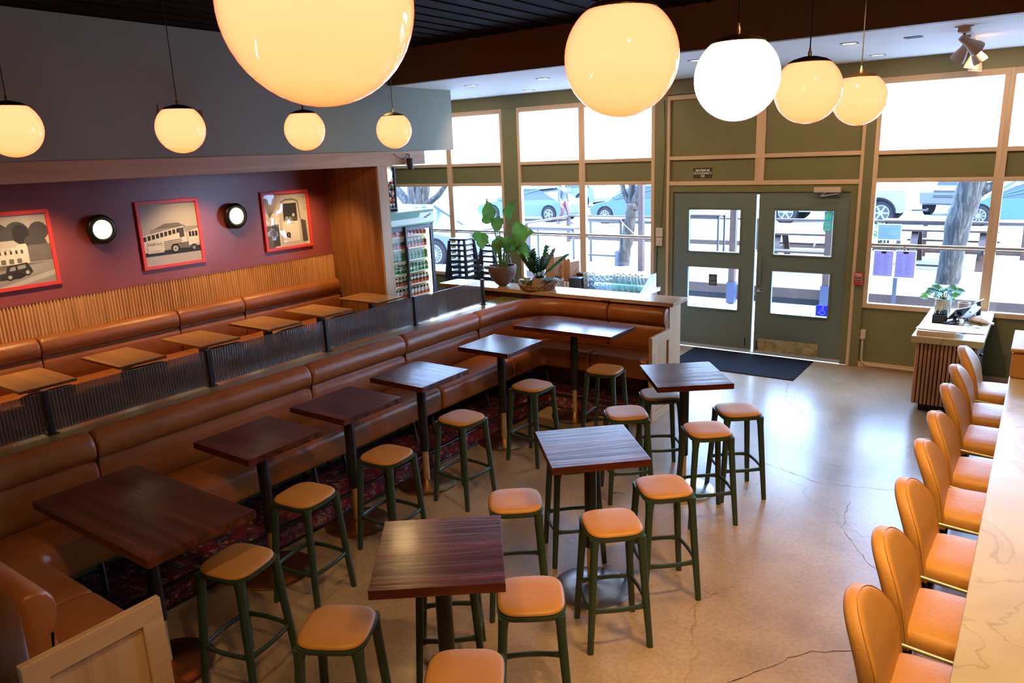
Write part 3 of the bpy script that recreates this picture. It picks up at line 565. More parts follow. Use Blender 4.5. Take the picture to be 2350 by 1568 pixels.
# ceiling fittings
k = 0
DL = ['recessed downlight in the soffit nearest the grey bulkhead corner', 'recessed downlight above the third front window from the left', 'recessed downlight close to the front wall above the left windows',
      'recessed downlight in the soffit left of the brightest globe', 'recessed downlight in the soffit above the right door', 'recessed downlight nearest the front wall above the right door', 'unlit slot in the soffit left of the track lights']
SLOT = mat('slot_dark', (0.02, 0.02, 0.03), 0.6); LENS = mat('slot_lens', (0.8, 0.8, 0.8), 0.4, emit=(1, 0.9, 0.8), es=1.6)
for (x, y) in ((-6.45, 8.25), (-5.36, 8.33), (-6.43, 9.6), (-3.27, 8.15), (-1.72, 8.12), (-1.71, 9.5), (-1.18, 8.18)):
    t = thing('recessed_downlight', DL[k], 'ceiling light', (x, y, ZS)); k += 1
    m2 = MB(); m2.box(-0.075, 0.075, -0.062, -0.045, -0.006, 0.0); m2.box(-0.075, 0.075, 0.045, 0.062, -0.006, 0); m2.box(-0.075, -0.06, -0.045, 0.045, -0.006, 0); m2.box(0.06, 0.075, -0.045, 0.045, -0.006, 0); m2.build('frame', SLOT if k == 7 else mat('slot_trim', (0.25, 0.25, 0.28), 0.5), t)
    MB().box(-0.06, 0.06, -0.045, 0.045, -0.003, -0.001).build('lens', SLOT if k == 7 else LENS, t)
t = thing('track_light', 'white ceiling track with five cream spotlight heads at top right', 'track light', (-0.74, 7.8, ZS))
MB().box(-0.018, 0.018, 0, 1.75, -0.03, 0).build('track', WHITE, t)
MB().box(-0.07, 0.07, -0.04, 0.04, -0.012, 0.0).build('mount_plate', WHITE, t); 
MB().box(-0.045, 0.045, -0.05, 0.06, -0.05, -0.012).build('power_feed', mat('feed_tan', (0.55, 0.35, 0.2), 0.5), t, bevel=0.004)
HEADM = mat('spot_head_cream', (0.62, 0.47, 0.36), 0.4)
for k, (yy, rx, ry) in enumerate(((0.05, 0.5, -0.9), (0.42, 0.25, 0.55), (0.82, 0.2, -0.55), (1.22, 0.0, 0.18), (1.62, 0.0, 0.15))):
    m2 = MB(); m2.tube([(0, yy, -0.03), (0.0, yy, -0.10)], 0.010, 8); m2.box(-0.02, 0.02, yy - 0.03, yy + 0.03, -0.05, -0.03)
    m2.at((0, yy, -0.10), 0, rx, ry).lathe([(0.028, 0.03), (0.034, 0.0), (0.036, -0.05), (0.062, -0.13), (0.064, -0.16), (0.058, -0.16), (0.03, -0.06)], 20, True)
    h = m2.build('spot_head', HEADM, t, smooth=40)
    m2 = MB(); m2.at((0, yy, -0.10), 0, rx, ry).lathe([(0.052, -0.150), (0.052, -0.148)], 20); m2.build('spot_lens', mat('spot_glow', (1, 1, 1), 0.3, emit=(1, 0.85, 0.6), es=12 if k > 2 else 2), t)
t = thing('ceiling_speaker', 'small dark cylindrical speaker under the end of the oak beam', 'speaker', (-7.0, 7.55, 2.90))
MB().cyl((0, 0), 0.045, -0.20, -0.05, 20).build('body', mat('speaker_brown', (0.035, 0.025, 0.02), 0.5), t, smooth=40, bevel=0.004)
MB().tube([(0, 0, -0.05), (0, 0, 0.0), (-0.06, 0, 0.0)], 0.007).build('bracket', BLK, t)
MB().tube([(0, 0.01, -0.01), (-0.01, -0.12, -0.06), (-0.03, -0.20, -0.03), (-0.06, -0.24, 0.02)], 0.004).build('wire', BLK, t)
t = thing('air_vent', 'square air vent grille in the grey bulkhead behind a globe light', 'vent', (-7.078, 4.41, 3.30))
m2 = MB(); m2.box(0, 0.008, -0.25, 0.25, 0.10, 0.14); m2.box(0, 0.008, -0.25, 0.25, -0.14, -0.10); m2.box(0, 0.008, -0.25, -0.21, -0.10, 0.10); m2.box(0, 0.008, 0.21, 0.25, -0.10, 0.10); m2.build('frame', BULK, t)
m2 = MB()
for k in range(28): m2.box(0.001, 0.006, -0.21 + k * 0.015, -0.204 + k * 0.015, -0.10, 0.10)
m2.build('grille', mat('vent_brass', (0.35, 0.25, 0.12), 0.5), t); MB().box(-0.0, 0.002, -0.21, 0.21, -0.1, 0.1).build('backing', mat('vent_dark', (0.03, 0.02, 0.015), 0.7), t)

# globe pendants
def make_globe(label, x, y, z, m):
    t = thing('globe_pendant', label, 'pendant light', (x, y, z), group='opal globe pendants')
    r = 0.1775; prof = []
    for i in range(0, 21):
        a = -PI / 2 + (PI / 2 + R(52)) * i / 20; prof.append((max(1e-4, r * math.cos(a)), r * math.sin(a)))
    MB().lathe(prof, 40, True).build('globe', m, t, smooth=60)
    zc = r * math.sin(R(52)); rc = r * math.cos(R(52)) + 0.003
    MB().lathe([(rc, zc - 0.006), (rc, zc + 0.002), (rc * 0.75, zc + 0.018), (rc * 0.35, zc + 0.030), (0.012, zc + 0.034)], 28).build('cap', mat('globe_cap_bronze', (0.10, 0.06, 0.03), 0.4, 0.8), t, smooth=50)
    MB().lathe([(0.010, zc + 0.03), (0.010, zc + 0.055), (0.006, zc + 0.06), (0.006, zc + 0.075)], 12).build('cord_grip', BRASS, t, smooth=50)
    MB().tube([(0, 0, zc + 0.07), (0, 0, ZC - z)], 0.0035, 6).build('cord', BLKP, t)
    return t
for k, y in enumerate((1.0, 2.21, 3.27, 4.41, 5.75)):
    make_globe(['largest nearest opal globe pendant cut off by the top of the picture', 'opal globe pendant second from the camera in the right row', 'brightest white globe pendant, middle of the right row', 'opal globe pendant fourth in the right row overlapping the farthest globe', 'farthest opal globe pendant of the right row near the right window'][k],
               -1.13, y, 3.127, GLOBEW if k == 2 else GLOBE)
for k, y in enumerate((2.20, 3.30, 4.55, 5.68)):
    make_globe(['leftmost opal globe pendant cut off by the left edge', 'opal globe pendant hanging before the air vent', 'small opal globe pendant just below the largest globe', 'farthest opal globe pendant of the left row above the oak beam end'][k], -5.45 + (0.1 if k == 1 else 0), y, 3.127, GLOBE)

# ------------------------------------------------------------ wall pictures and sconces
GR = {v: mat('print_grey_%02d' % round(v * 100), (v, v * 0.96, v * 0.94), 0.5) for v in (0.02, 0.06, 0.14, 0.28, 0.45, 0.62)}
def picture(label, y, build):
    t = thing('framed_photo', label, 'picture', (-8.098, y, 2.125), group='red framed photographs')
    s = 0.375; m2 = MB()
    for q in ((-s, s, s - 0.035, s), (-s, s, -s, -s + 0.035)): m2.box(0, 0.028, q[0], q[1], q[2], q[3])
    for q in ((-s, -s + 0.035), (s - 0.035, s)): m2.box(0, 0.028, q[0], q[1], -s + 0.035, s - 0.035)
    m2.build('picture_frame', REDF, t, bevel=0.002)
    m2 = MB(); mats = list(GR.values()); lev = list(GR.keys()); depth = [0.008]
    def P(v, pts):
        m2.mi = lev.index(v); depth[0] += 0.00012; m2.poly([(depth[0], u, z) for u, z in pts])
    def B(v, u0, u1, z0, z1): P(v, [(u0, z0), (u1, z0), (u1, z1), (u0, z1)])
    def D(v, cu, cz, r, n=14, e=1.0): P(v, [(cu + r * math.cos(2 * PI * k / n), cz + r * e * math.sin(2 * PI * k / n)) for k in range(n)])
    build(P, B, D); m2.build('print', mats, t)
    # slightly buckled clear cover
    m2 = MB(); n = 14; random.seed(int(y * 10)); g = [[m2.v((0.016 + 0.0035 * math.sin(5 * i / n * 2.1 + y) * math.cos(4 * j / n * 2.3 + 1.3 * y) + random.uniform(-0.0004, 0.0004), -0.34 + 0.68 * i / n, -0.34 + 0.68 * j / n)) for j in range(n + 1)] for i in range(n + 1)]
    for i in range(n):
        for j in range(n): m2.f([g[i][j], g[i + 1][j], g[i + 1][j + 1], g[i][j + 1]])
    m2.build('clear_cover', PLEXI, t, smooth=180)
    return t
def pic_lodge(P, B, D):
    B(0.45, -0.34, 0.34, -0.34, 0.34)
    for k in range(26): random.seed(k); D(random.choice((0.02, 0.06)), -0.34 + 0.62 * k / 26, 0.06 + 0.10 * math.sin(k * 0.8) + (0.14 if k < 7 else 0.02), 0.07 + 0.02 * (k % 3))
    B(0.14, -0.34, 0.34, -0.12, 0.04); P(0.45, [(-0.30, 0.02), (-0.12, 0.10), (0.02, 0.10), (0.10, 0.03)])
    B(0.62, -0.34, 0.13, -0.13, 0.03); P(0.62, [(0.02, 0.03), (0.06, 0.06), (0.12, 0.06), (0.13, 0.03)])
    for k in range(9): B(0.06, -0.32 + k * 0.048, -0.30 + k * 0.048, -0.03, 0.005)
    for k in range(6): B(0.14, -0.33 + k * 0.07, -0.29 + k * 0.07, -0.12, -0.075)
    B(0.14, -0.34, 0.34, -0.22, -0.13); P(0.28, [(-0.34, -0.20), (0.34, -0.13), (0.34, -0.34), (-0.34, -0.34)]); P(0.45, [(-0.34, -0.34), (-0.2, -0.34), (0.34, -0.22), (0.34, -0.27), (0.0, -0.34)])
    P(0.02, [(-0.18, -0.27), (-0.18, -0.21), (-0.10, -0.20), (-0.08, -0.14), (0.10, -0.12), (0.13, -0.18), (0.14, -0.22), (0.02, -0.27)])
    P(0.28, [(-0.065, -0.19), (-0.055, -0.155), (-0.01, -0.148), (-0.01, -0.185)]); P(0.28, [(0.01, -0.183), (0.01, -0.146), (0.08, -0.14), (0.085, -0.172)])
    for u in (-0.07, 0.09): D(0.02, u, -0.245 + (u + 0.07) * 0.18, 0.035); D(0.45, u, -0.245 + (u + 0.07) * 0.18, 0.018)
def pic_bus(P, B, D):
    B(0.45, -0.34, 0.34, -0.34, 0.34); P(0.14, [(-0.2, 0.06), (-0.06, 0.115), (0.10, 0.115), (0.2, 0.06)]); B(0.28, -0.24, 0.34, 0.0, 0.06)
    B(0.02, -0.34, 0.34, -0.235, -0.17); P(0.62, [(-0.34, 0.0), (0.16, 0.07), (0.20, -0.17), (-0.34, -0.19)])
    for k in range(9): P(0.02, [(-0.33 + k * 0.05, -0.065 + k * 0.0075), (-0.295 + k * 0.05, -0.06 + k * 0.0075), (-0.295 + k * 0.05, -0.01 + k * 0.0075), (-0.33 + k * 0.05, -0.015 + k * 0.0075)])
    P(0.06, [(0.10, -0.06), (0.16, -0.05), (0.16, 0.055), (0.10, 0.05)])
    for k in range(5): P(0.06, [(-0.1, -0.085 - 0.02 * k), (0.12, -0.07 - 0.02 * k), (0.12, -0.078 - 0.02 * k), (-0.1, -0.093 - 0.02 * k)])
    P(0.14, [(0.05, -0.17), (0.05, -0.12), (0.22, -0.11), (0.24, -0.19)]); D(0.02, 0.03, -0.17, 0.055); D(0.45, 0.03, -0.175, 0.032); D(0.06, 0.03, -0.175, 0.012)
    P(0.62, [(0.2, 0.0), (0.34, 0.03), (0.34, -0.14), (0.2, -0.16)])
    for k in range(3): B(0.02, 0.215 + k * 0.04, 0.245 + k * 0.04, -0.06, 0.0)
    D(0.02, 0.26, -0.19, 0.045); D(0.28, 0.26, -0.19, 0.02); B(0.62, -0.30, -0.11, -0.20, -0.075); B(0.45, -0.34, 0.34, -0.34, -0.235)
def pic_rear(P, B, D):
    B(0.45, -0.34, 0.34, -0.34, 0.34); B(0.62, -0.34, -0.12, -0.34, 0.1); B(0.14, -0.34, -0.22, -0.34, -0.05); B(0.06, -0.24, -0.14, -0.32, -0.04)
    for k in range(9): random.seed(k); P(0.14, [(-0.27, 0.05), (-0.262, 0.05), (-0.34 + 0.035 * k + 0.004, 0.30), (-0.34 + 0.035 * k, 0.30)])
    P(0.14, [(-0.08, 0.24), (0.0, 0.275), (0.12, 0.275), (0.20, 0.245), (0.20, 0.225), (0.12, 0.25), (0.0, 0.25), (-0.08, 0.22)])
    B(0.02, -0.05, 0.17, 0.0, 0.215); P(0.14, [(0.185, 0.23), (0.205, 0.23), (0.225, 0.0), (0.21, 0.0)]); D(0.28, 0.0, 0.02, 0.03); D(0.14, 0.06, 0.01, 0.035); D(0.45, 0.11, 0.06, 0.022); D(0.06, 0.13, 0.0, 0.04)
    B(0.62, -0.08, 0.18, -0.28, -0.02); P(0.06, [(0.22, 0.0), (0.30, -0.03), (0.31, -0.30), (0.23, -0.30)]); D(0.02, 0.0, -0.19, 0.035); D(0.28, 0.0, -0.19, 0.012); D(0.06, 0.02, -0.225, 0.018, e=0.6)
    for z in (0.28, 0.2, 0.15, 0.12): B(0.06, 0.28, 0.33, z, z + 0.004)
    B(0.62, 0.29, 0.33, -0.34, -0.30)
p1 = picture('photo of a white hotel with an old car, leftmost red frame on the burgundy wall', 3.065, pic_lodge)
p2 = picture('photo of a parked bus, red frame between the two round wall lights', 4.69, pic_bus)
p3 = picture('photo of the back of an old coach, red frame nearest the oak end panel', 6.31, pic_rear)
text('FAIRFAX LODGE', 0.022, (0.0115, -0.10, 0.016), GR[0.06], p1, face='+x', ext=0.0001)
text('FAIRFAX', 0.045, (0.0125, -0.205, -0.105), GR[0.06], p2, face='+x', ext=0.0001); text('BUS COMPANY', 0.016, (0.0125, -0.205, -0.18), GR[0.06], p2, face='+x', ext=0.0001)
text('FAIRFAX', 0.03, (0.0125, 0.06, -0.045), GR[0.28], p3, face='+x', ext=0.0001)
for k, y in enumerate((3.90, 5.51)):
    t = thing('wall_sconce', ['round dark bronze wall light with glowing disc left of the bus photo', 'round dark bronze wall light with glowing disc right of the bus photo'][k], 'wall light', (-8.098, y, 2.25), group='round wall lights')
    MB().at((0, 0, 0), 0, 0, PI / 2).lathe([(0.06, 0.0), (0.10, 0.005), (0.145, 0.04), (0.155, 0.07), (0.145, 0.095), (0.115, 0.105), (0.10, 0.10), (0.10, 0.06)], 36).build('reflector', mat('bronze_green', (0.045, 0.045, 0.022), 0.3, 0.7), t, smooth=60)
    MB().at((0, 0, 0), 0, 0, PI / 2).lathe([(0.098, 0.085), (0.09, 0.098), (0.05, 0.108), (0.001, 0.11)], 32).build('diffuser', mat('sconce_glow', (1, 1, 1), 0.3, emit=(1.0, 0.80, 0.50), es=2.5), t, smooth=60)
# ------------------------------------------------------------ platform, knee wall, counter
PZ = 0.17
m2 = MB()
plat = [(-5.10, 0.98), (-3.24, 0.98), (-3.24, 1.60), (-4.47, 1.60), (-4.47, 6.88), (-3.24, 6.88), (-3.24, 7.45), (-5.10, 7.45)]
m2.prism(plat, 0.001, PZ, 'z')
struct(m2.build('floor_platform', CARPET))
m2 = MB(); EB = mat('black_edge_trim', (0.012, 0.011, 0.014), 0.3)
edge = [(-3.25, 1.60), (-4.47, 1.60), (-4.47, 6.88), (-3.25, 6.88)]
for a, b in zip(edge, edge[1:]):
    m2.bar((*a, PZ - 0.004), (*b, PZ - 0.004), 0.032, 0.022); m2.bar((*a, 0.012), (*b, 0.012), 0.03, 0.022)
struct(m2.build('trim_6', EB, bevel=0.006))
m2 = MB(); m2.box(-5.45, -5.10, -1.0, 7.425, 0, 1.09); struct(m2.build('wall_partition', GREEN))
LEDGE = noisy('green_ledge_paint', [(0.3, (0.24, 0.25, 0.10)), (0.7, (0.30, 0.31, 0.13))], nscale=2, rough=0.22, coat=0.3)
m2 = MB(); m2.box(-5.47, -5.085, -1.0, 7.425, 1.092, 1.12); struct(m2.build('trim_7', LEDGE, bevel=0.005))
PY = [2.05, 3.27, 4.49, 5.71, 6.90]
t = thing('glass_partition', 'low reeded glass screen with black posts on the green ledge between the two seating levels', 'partition', (-5.37, 0, 1.12))
for a, b in zip([0.83] + PY, PY): MB().box(-0.005, 0.005, a + 0.02, b - 0.02, 0.015, 0.295).build('glass_panel', REED, t)
for y in PY:
    m2 = MB(); m2.box(-0.02, 0.02, y - 0.018, y + 0.018, 0.0, 0.305); m2.box(-0.035, 0.035, y - 0.035, y + 0.035, 0.0, 0.006); m2.build('post', BLK, t, bevel=0.002)
t = thing('service_counter', 'long pale wood counter with slatted front behind the corner banquette', 'counter', (-4.8, 7.6, 0))
m2 = MB(); m2.box(-1.60, 1.57, -0.15, 0.15, 0.0, 1.19); m2.build('body', MAPLE, t)
m2 = MB(); m2.box(-1.64, 1.65, -0.25, 0.14, 1.192, 1.235); m2.build('countertop', MAPLEX, t, bevel=0.004)
m2 = MB(); x = -1.60
while x < -0.28:
    m2.prism([(x, -0.15), (x + 0.004, -0.162), (x + 0.012, -0.168), (x + 0.020, -0.162), (x + 0.024, -0.15)], 0.352, 1.185, 'z'); x += 0.032
m2.build('slat_panel', OAKV, t)
m2 = MB(); m2.box(0.86, 0.868, -0.252, 0.14, 1.20, 1.2362); m2.build('joint_strip', mat('joint_pale', (0.6, 0.5, 0.4), 0.4), t)
m2 = MB(); m2.box(0.78, 0.90, -0.253, -0.248, 1.193, 1.208); m2.build('steel_clip', STAINL, t)
def side_panel(label, y0, y1, ztop=0.94, tall=None):
    t = thing('end_panel', label, 'panel', (-3.21, y0, 0)); Ly = y1 - y0
    m2 = MB(); m2.box(-0.018, 0.0, 0, Ly, 0, ztop); m2.build('panel', MAPLE, t)
    m2 = MB(); f = 0.10
    m2.box(0.0, 0.02, 0, Ly, ztop - f, ztop); m2.box(0, 0.02, 0, Ly, 0, f); m2.box(0, 0.02, 0, f, f, ztop - f); m2.box(0, 0.02, Ly - f, Ly, f, ztop - f)
    m2.build('frame', MAPLEY, t, bevel=0.004)
    return t
side_panel('low pale wood end panel closing the far corner banquette beside the doors', 6.92, 7.445)
side_panel('low pale wood end panel closing the near banquette at bottom left', 0.93, 1.53, 0.90)

# ------------------------------------------------------------ banquettes
def back_prof(zs, zt):  # seat height, top
    a = zs - 0.03; m_ = zt - 0.20
    return [(0.0, a), (0.07, a), (0.10, a + 0.03), (0.118, a + 0.10), (0.118, m_ - 0.07), (0.108, m_ - 0.02), (0.086, m_ - 0.004), (0.086, m_ + 0.004), (0.118, m_ + 0.02), (0.138, m_ + 0.06),
            (0.142, m_ + 0.10), (0.135, m_ + 0.145), (0.112, m_ + 0.18), (0.075, m_ + 0.20), (0.03, m_ + 0.20), (0.0, m_ + 0.18)]
def seat_prof(zs, zb, dep):
    return [(0.04, zb), (dep - 0.02, zb), (dep - 0.006, zb + 0.008), (dep, zb + 0.03), (dep + 0.004, zs - 0.06), (dep - 0.003, zs - 0.028), (dep - 0.02, zs - 0.008), (dep - 0.05, zs + 0.003),
            (dep * 0.6, zs + 0.010), (0.14, zs + 0.002), (0.10, zs - 0.01), (0.04, zs - 0.01)]
def banquette(label, path, zs, zt, zb, dep, zf, legs, group, ml=LEA):
    ox, oy = path[len(path) // 2][:2]
    t = thing('banquette_section', label, 'banquette', (ox, oy, zf), group=group)
    pl = [(p[0] - ox, p[1] - oy, p[2], p[3]) for p in path]
    sh = lambda pr: [(u, z - zf) for u, z in pr]
    # refine straight paths so the leather has some body
    sweep_cushion(MB_ := MB(), pl, sh(back_prof(zs, zt))); MB_.build('backrest', ml, t, smooth=62)
    sweep_cushion(MB_ := MB(), pl, sh(seat_prof(zs, zb, dep))); MB_.build('seat', ml, t, smooth=62)
    for (lx, ly, sx_, sy_) in legs:
        m2 = MB(); m2.tube([(lx - ox, ly - oy, zb - zf + 0.01), (lx - ox + sx_, ly - oy + sy_, 0.004)], [0.026, 0.016], 12); m2.build('leg', BLK, t, smooth=50)
    return t
def straight(x, y0, y1): n = 8; return [(x, y0 + (y1 - y0) * k / n, 1, 0) for k in range(n + 1)]
def arcpath(y0, x1, xr, yr, sgn, r):
    """from (xr, y0) along y to the wall yr, turning to +x until x1; sgn=+1 far corner, -1 near corner"""
    P = []; ye = yr - sgn * r
    for k in range(7): P.append((xr, y0 + (ye - y0) * k / 6, 1, 0))
    cx, cy = xr + r, yr - sgn * r
    for k in range(1, 13):
        a = PI / 2 * k / 12; px, py = cx - r * math.cos(a), cy + sgn * r * math.sin(a)
        P.append((px, py, math.cos(a), -sgn * math.sin(a)))
    for k in range(1, 7): P.append((cx + (x1 - cx) * k / 6, yr, 0, -sgn))
    return P
GB = 'brown leather banquette on the carpeted platform'
LG = lambda y: (-4.86, y, 0.13, -0.04)
XR = -5.095
def gap(a, b): return a + 0.006, b - 0.006
banquette('long brown leather banquette section beside the two nearest tables', straight(XR, *gap(2.14, 3.95)), 0.70, 1.17, 0.48, 0.56, PZ, [LG(2.25), LG(3.75), (-5.0, 2.25, -0.03, 0), (-5.0, 3.8, -0.03, 0)], GB)
banquette('brown leather banquette section in the middle of the platform row', straight(XR, *gap(3.95, 5.12)), 0.70, 1.17, 0.48, 0.56, PZ, [LG(4.08), LG(4.98), (-5.0, 4.08, -0.03, 0), (-5.0, 5.0, -0.03, 0)], GB)
banquette('brown leather banquette section just before the far curved corner', straight(XR, *gap(5.12, 6.30)), 0.70, 1.17, 0.48, 0.56, PZ, [LG(5.25), LG(6.15), (-5.0, 5.25, -0.03, 0), (-5.0, 6.2, -0.03, 0)], GB)
banquette('curved brown leather corner section below the potted plants', arcpath(6.306, -3.936, XR, 7.445, 1, 0.62), 0.70, 1.17, 0.48, 0.56, PZ, [LG(6.45), (-4.60, 7.05, 0.08, -0.08), (-4.05, 7.16, 0, -0.09)], GB)
banquette('short brown leather section ending at the far pale wood end panel', [(-3.924 + 0.69 * k / 6, 7.445, 0, -1) for k in range(7)], 0.70, 1.17, 0.48, 0.56, PZ, [(-3.80, 7.16, 0, -0.08), (-3.38, 7.16, 0, -0.08)], GB)
p = arcpath(2.134, -3.916, XR, 0.985, -1, 0.62)
banquette('dark corner section of the brown banquette at the near left', p, 0.70, 1.17, 0.48, 0.56, PZ, [LG(1.98)], GB)
banquette('short brown leather section behind the near wooden end panel', [(-3.904 + 0.67 * k / 6, 0.985, 0, 1) for k in range(7)], 0.70, 1.17, 0.48, 0.56, PZ, [(-3.45, 1.25, 0, 0.06)], GB)
UY = [1.40, 3.08, 4.55, 5.42, 6.98]
UL = ['leftmost section of the wall banquette cut off by the left edge', 'wall banquette section below the left wall light', 'short wall banquette section below the bus photo', 'wall banquette section ending at the oak end panel']
for k in range(4):
    a, b = gap(UY[k], UY[k + 1])
    banquette(UL[k], straight(-8.065, a, b), 0.80, 1.27, 0.62, 0.60, ZU, [(-7.6, a + 0.15, 0.06, 0), (-7.6, b - 0.15, 0.06, 0)], 'brown leather banquette along the slatted wall')

# ------------------------------------------------------------ tables
def high_table(name, label, x, y, rz, wx, wy, steel=False, group=None):
    t = thing(name, label, 'table', (x, y, 0), rz, group)
    m2 = MB(); m2.cbox((0, 0, 1.0125), (wx, wy, 0.045)); m2.build('tabletop', TOPD, t, bevel=0.003)
    MB().cyl((0, 0), 0.040, 0.32, 0.992, 20).build('column', BLK, t, smooth=40)
    MB().cyl((0, 0), 0.029, 0.03, 0.325, 20).build('sleeve', BRASS, t, smooth=40)
    m2 = MB(); m2.lathe([(0.0, 0.0), (0.26, 0.0), (0.262, 0.012), (0.25, 0.018), (0.15, 0.026), (0.05, 0.040), (0.03, 0.046)], 48, False); m2.build('base', STEEL if steel else BRASSB, t, smooth=40)
    m2 = MB(); m2.cbox((0, 0, 0.986), (0.3, 0.3, 0.008)); m2.build('mounting_plate', BLK, t)
    return t
BRASSB = noisy('brushed_bronze_base', [(0.3, (0.30, 0.19, 0.09)), (0.7, (0.48, 0.32, 0.17))], nscale=4, rough=0.3, metal=1.0)
GT = 'dark high tables beside the platform'
high_table('high_table', 'long dark high table nearest the camera at the near banquette corner', -3.92, 1.86, 0, 1.22, 0.61, group=GT)
high_table('high_table', 'dark square high table second from the near left corner', -4.25, 2.88, 0, 0.61, 0.61, group=GT)
high_table('high_table', 'dark square high table third along the platform, brass sleeve in front of carpet', -4.27, 3.70, 0, 0.60, 0.61, group=GT)
high_table('high_table', 'dark square high table fourth along the platform reflecting the window', -4.285, 4.56, 0, 0.60, 0.61, group=GT)
high_table('high_table', 'square high table fifth along the platform, next to the long far table', -4.27, 5.73, 0, 0.60, 0.60, group=GT)
high_table('high_table', 'long high table at the far curved corner reflecting the windows', -4.02, 6.73, 0, 1.20, 0.57, group=GT)
GC = 'free standing dark high tables on the concrete floor'
high_table('high_table', 'reddish dark square table in the bottom centre with a warm lamp reflection', -2.18, 2.375, R(38), 0.60, 0.64, True, GC)
high_table('high_table', 'dark square table in the middle of the floor between the other two', -2.21, 3.875, R(43), 0.61, 0.62, True, GC)
high_table('high_table', 'dark square table nearest the entrance mat', -2.29, 5.605, R(38), 0.61, 0.65, True, GC)

# ------------------------------------------------------------ stools
def make_stool(label, x, y, rz):
    t = thing('bar_stool', label, 'stool', (x, y, 0), rz, group='green stools with tan leather seats')
    a = 0.167
    m2 = MB(); m2.loft([rsq(a - 0.012, 0.718, 3.6), rsq(a - 0.002, 0.722, 3.6), rsq(a, 0.731, 3.6), rsq(a - 0.006, 0.741, 3.6), rsq(a - 0.022, 0.746, 3.6), rsq(a * 0.5, 0.747, 3.0), rsq(0.01, 0.746, 2.0)])
    m2.build('seat_pad', TAN, t, smooth=60)
    m2 = MB(); m2.loft([rsq(a - 0.03, 0.690, 4.2), rsq(a - 0.006, 0.692, 4.2), rsq(a + 0.004, 0.708, 4.2), rsq(a + 0.004, 0.718, 4.2), rsq(a - 0.012, 0.720, 4.2)])
    m2.build('seat_frame', STG, t, smooth=50)
    tp, bt = 0.134, 0.180
    for sx_, sy_ in ((-1, -1), (1, -1), (1, 1), (-1, 1)):
        m2 = MB(); loops = []
        for z, s_, wd in ((0.712, tp, 0.029), (0.64, tp + 0.006, 0.0225), (0.30, tp + (bt - tp) * 0.58, 0.021), (0.0, bt, 0.0175)):
            loops.append(rsq(wd, z, 3.2, 12, cx=sx_ * s_, cy=sy_ * s_))
        m2.loft(loops); m2.build('leg', STG, t, smooth=50)
    zc = 0.265; s_ = tp + (bt - tp) * 0.62
    for k in range(4):
        a0 = R(90 * k); ca, sa = math.cos(a0), math.sin(a0); pts = []
        for q in range(9):
            u = -1 + 2 * q / 8; bow = s_ + 0.016 * (1 - u * u) - 0.002; pts.append((u * s_ * 0.97, bow))
        m2 = MB(); loops = []
        for i, (u, v) in enumerate(pts):
            u0, v0 = pts[max(i - 1, 0)]; u1, v1 = pts[min(i + 1, 8)]; d = Vector((u1 - u0, v1 - v0)).normalized(); n = Vector((-d.y, d.x))
            e = 1.0 + 0.5 * abs(-1 + 2 * i / 8) ** 6
            lp = [(u + n.x * 0.009 * q1, v + n.y * 0.009 * q1, zc + 0.013 * e * q2) for q1, q2 in ((-1, -0.6), (-0.6, -1), (0.6, -1), (1, -0.6), (1, 0.6), (0.6, 1), (-0.6, 1), (-1, 0.6))]
            loops.append([(x_ * ca - y_ * sa, x_ * sa + y_ * ca, z_) for x_, y_, z_ in lp])
        m2.loft(loops); m2.build('footrest', STG, t, smooth=50)
    return t
ST = [(-1.90, 5.79, 40, 'tan stool closest to the entrance mat, right of the farthest small table'),
      (-1.95, 5.24, 41, 'tan stool in front of the black column of the table near the entrance'),
      (-2.62, 5.86, 38, 'tan stool partly hidden under the left corner of the table near the entrance'),
      (-2.66, 5.28, 40, 'tan stool between the two farther free standing tables, legs behind a tabletop'),
      (-3.42, 6.32, 6, 'pale looking stool standing at the long far corner table'),
      (-3.77, 5.53, -4, 'tan stool by the fifth platform table with brass column'),
      (-3.80, 4.51, -3, 'tan stool by the fourth platform table'),
      (-3.78, 3.61, 4, 'tan stool by the third platform table'),
      (-3.77, 2.84, 8, 'tan stool by the second platform table, left of the warm reflecting table'),
      (-3.43, 2.09, 12, 'orange tan stool at the end of the long near table'),
      (-2.53, 3.48, 38, 'reddish stool left of the middle floor table, rear of a pair'),
      (-1.82, 4.14, 43, 'orange stool right of the middle floor table'),
      (-1.88, 3.54, 43, 'orange stool in front of the middle floor table column'),
      (-1.87, 2.67, 36, 'orange stool at the right corner of the warm reflecting table'),
      (-2.50, 1.98, 30, 'orange stool at bottom left of the warm reflecting table'),
      (-1.78, 2.04, 34, 'nearest orange stool cut off by the bottom edge'),
      (-2.55, 4.22, 43, 'stool mostly hidden under the middle floor table'),
      (-2.53, 2.80, 38, 'stool hidden behind the warm reflecting table, only its legs showing')]
s0 = make_stool(ST[0][3], ST[0][0], ST[0][1], R(ST[0][2]))
for x, y, a, lb in ST[1:]: dup(s0, (x, y, 0), R(a), lb)

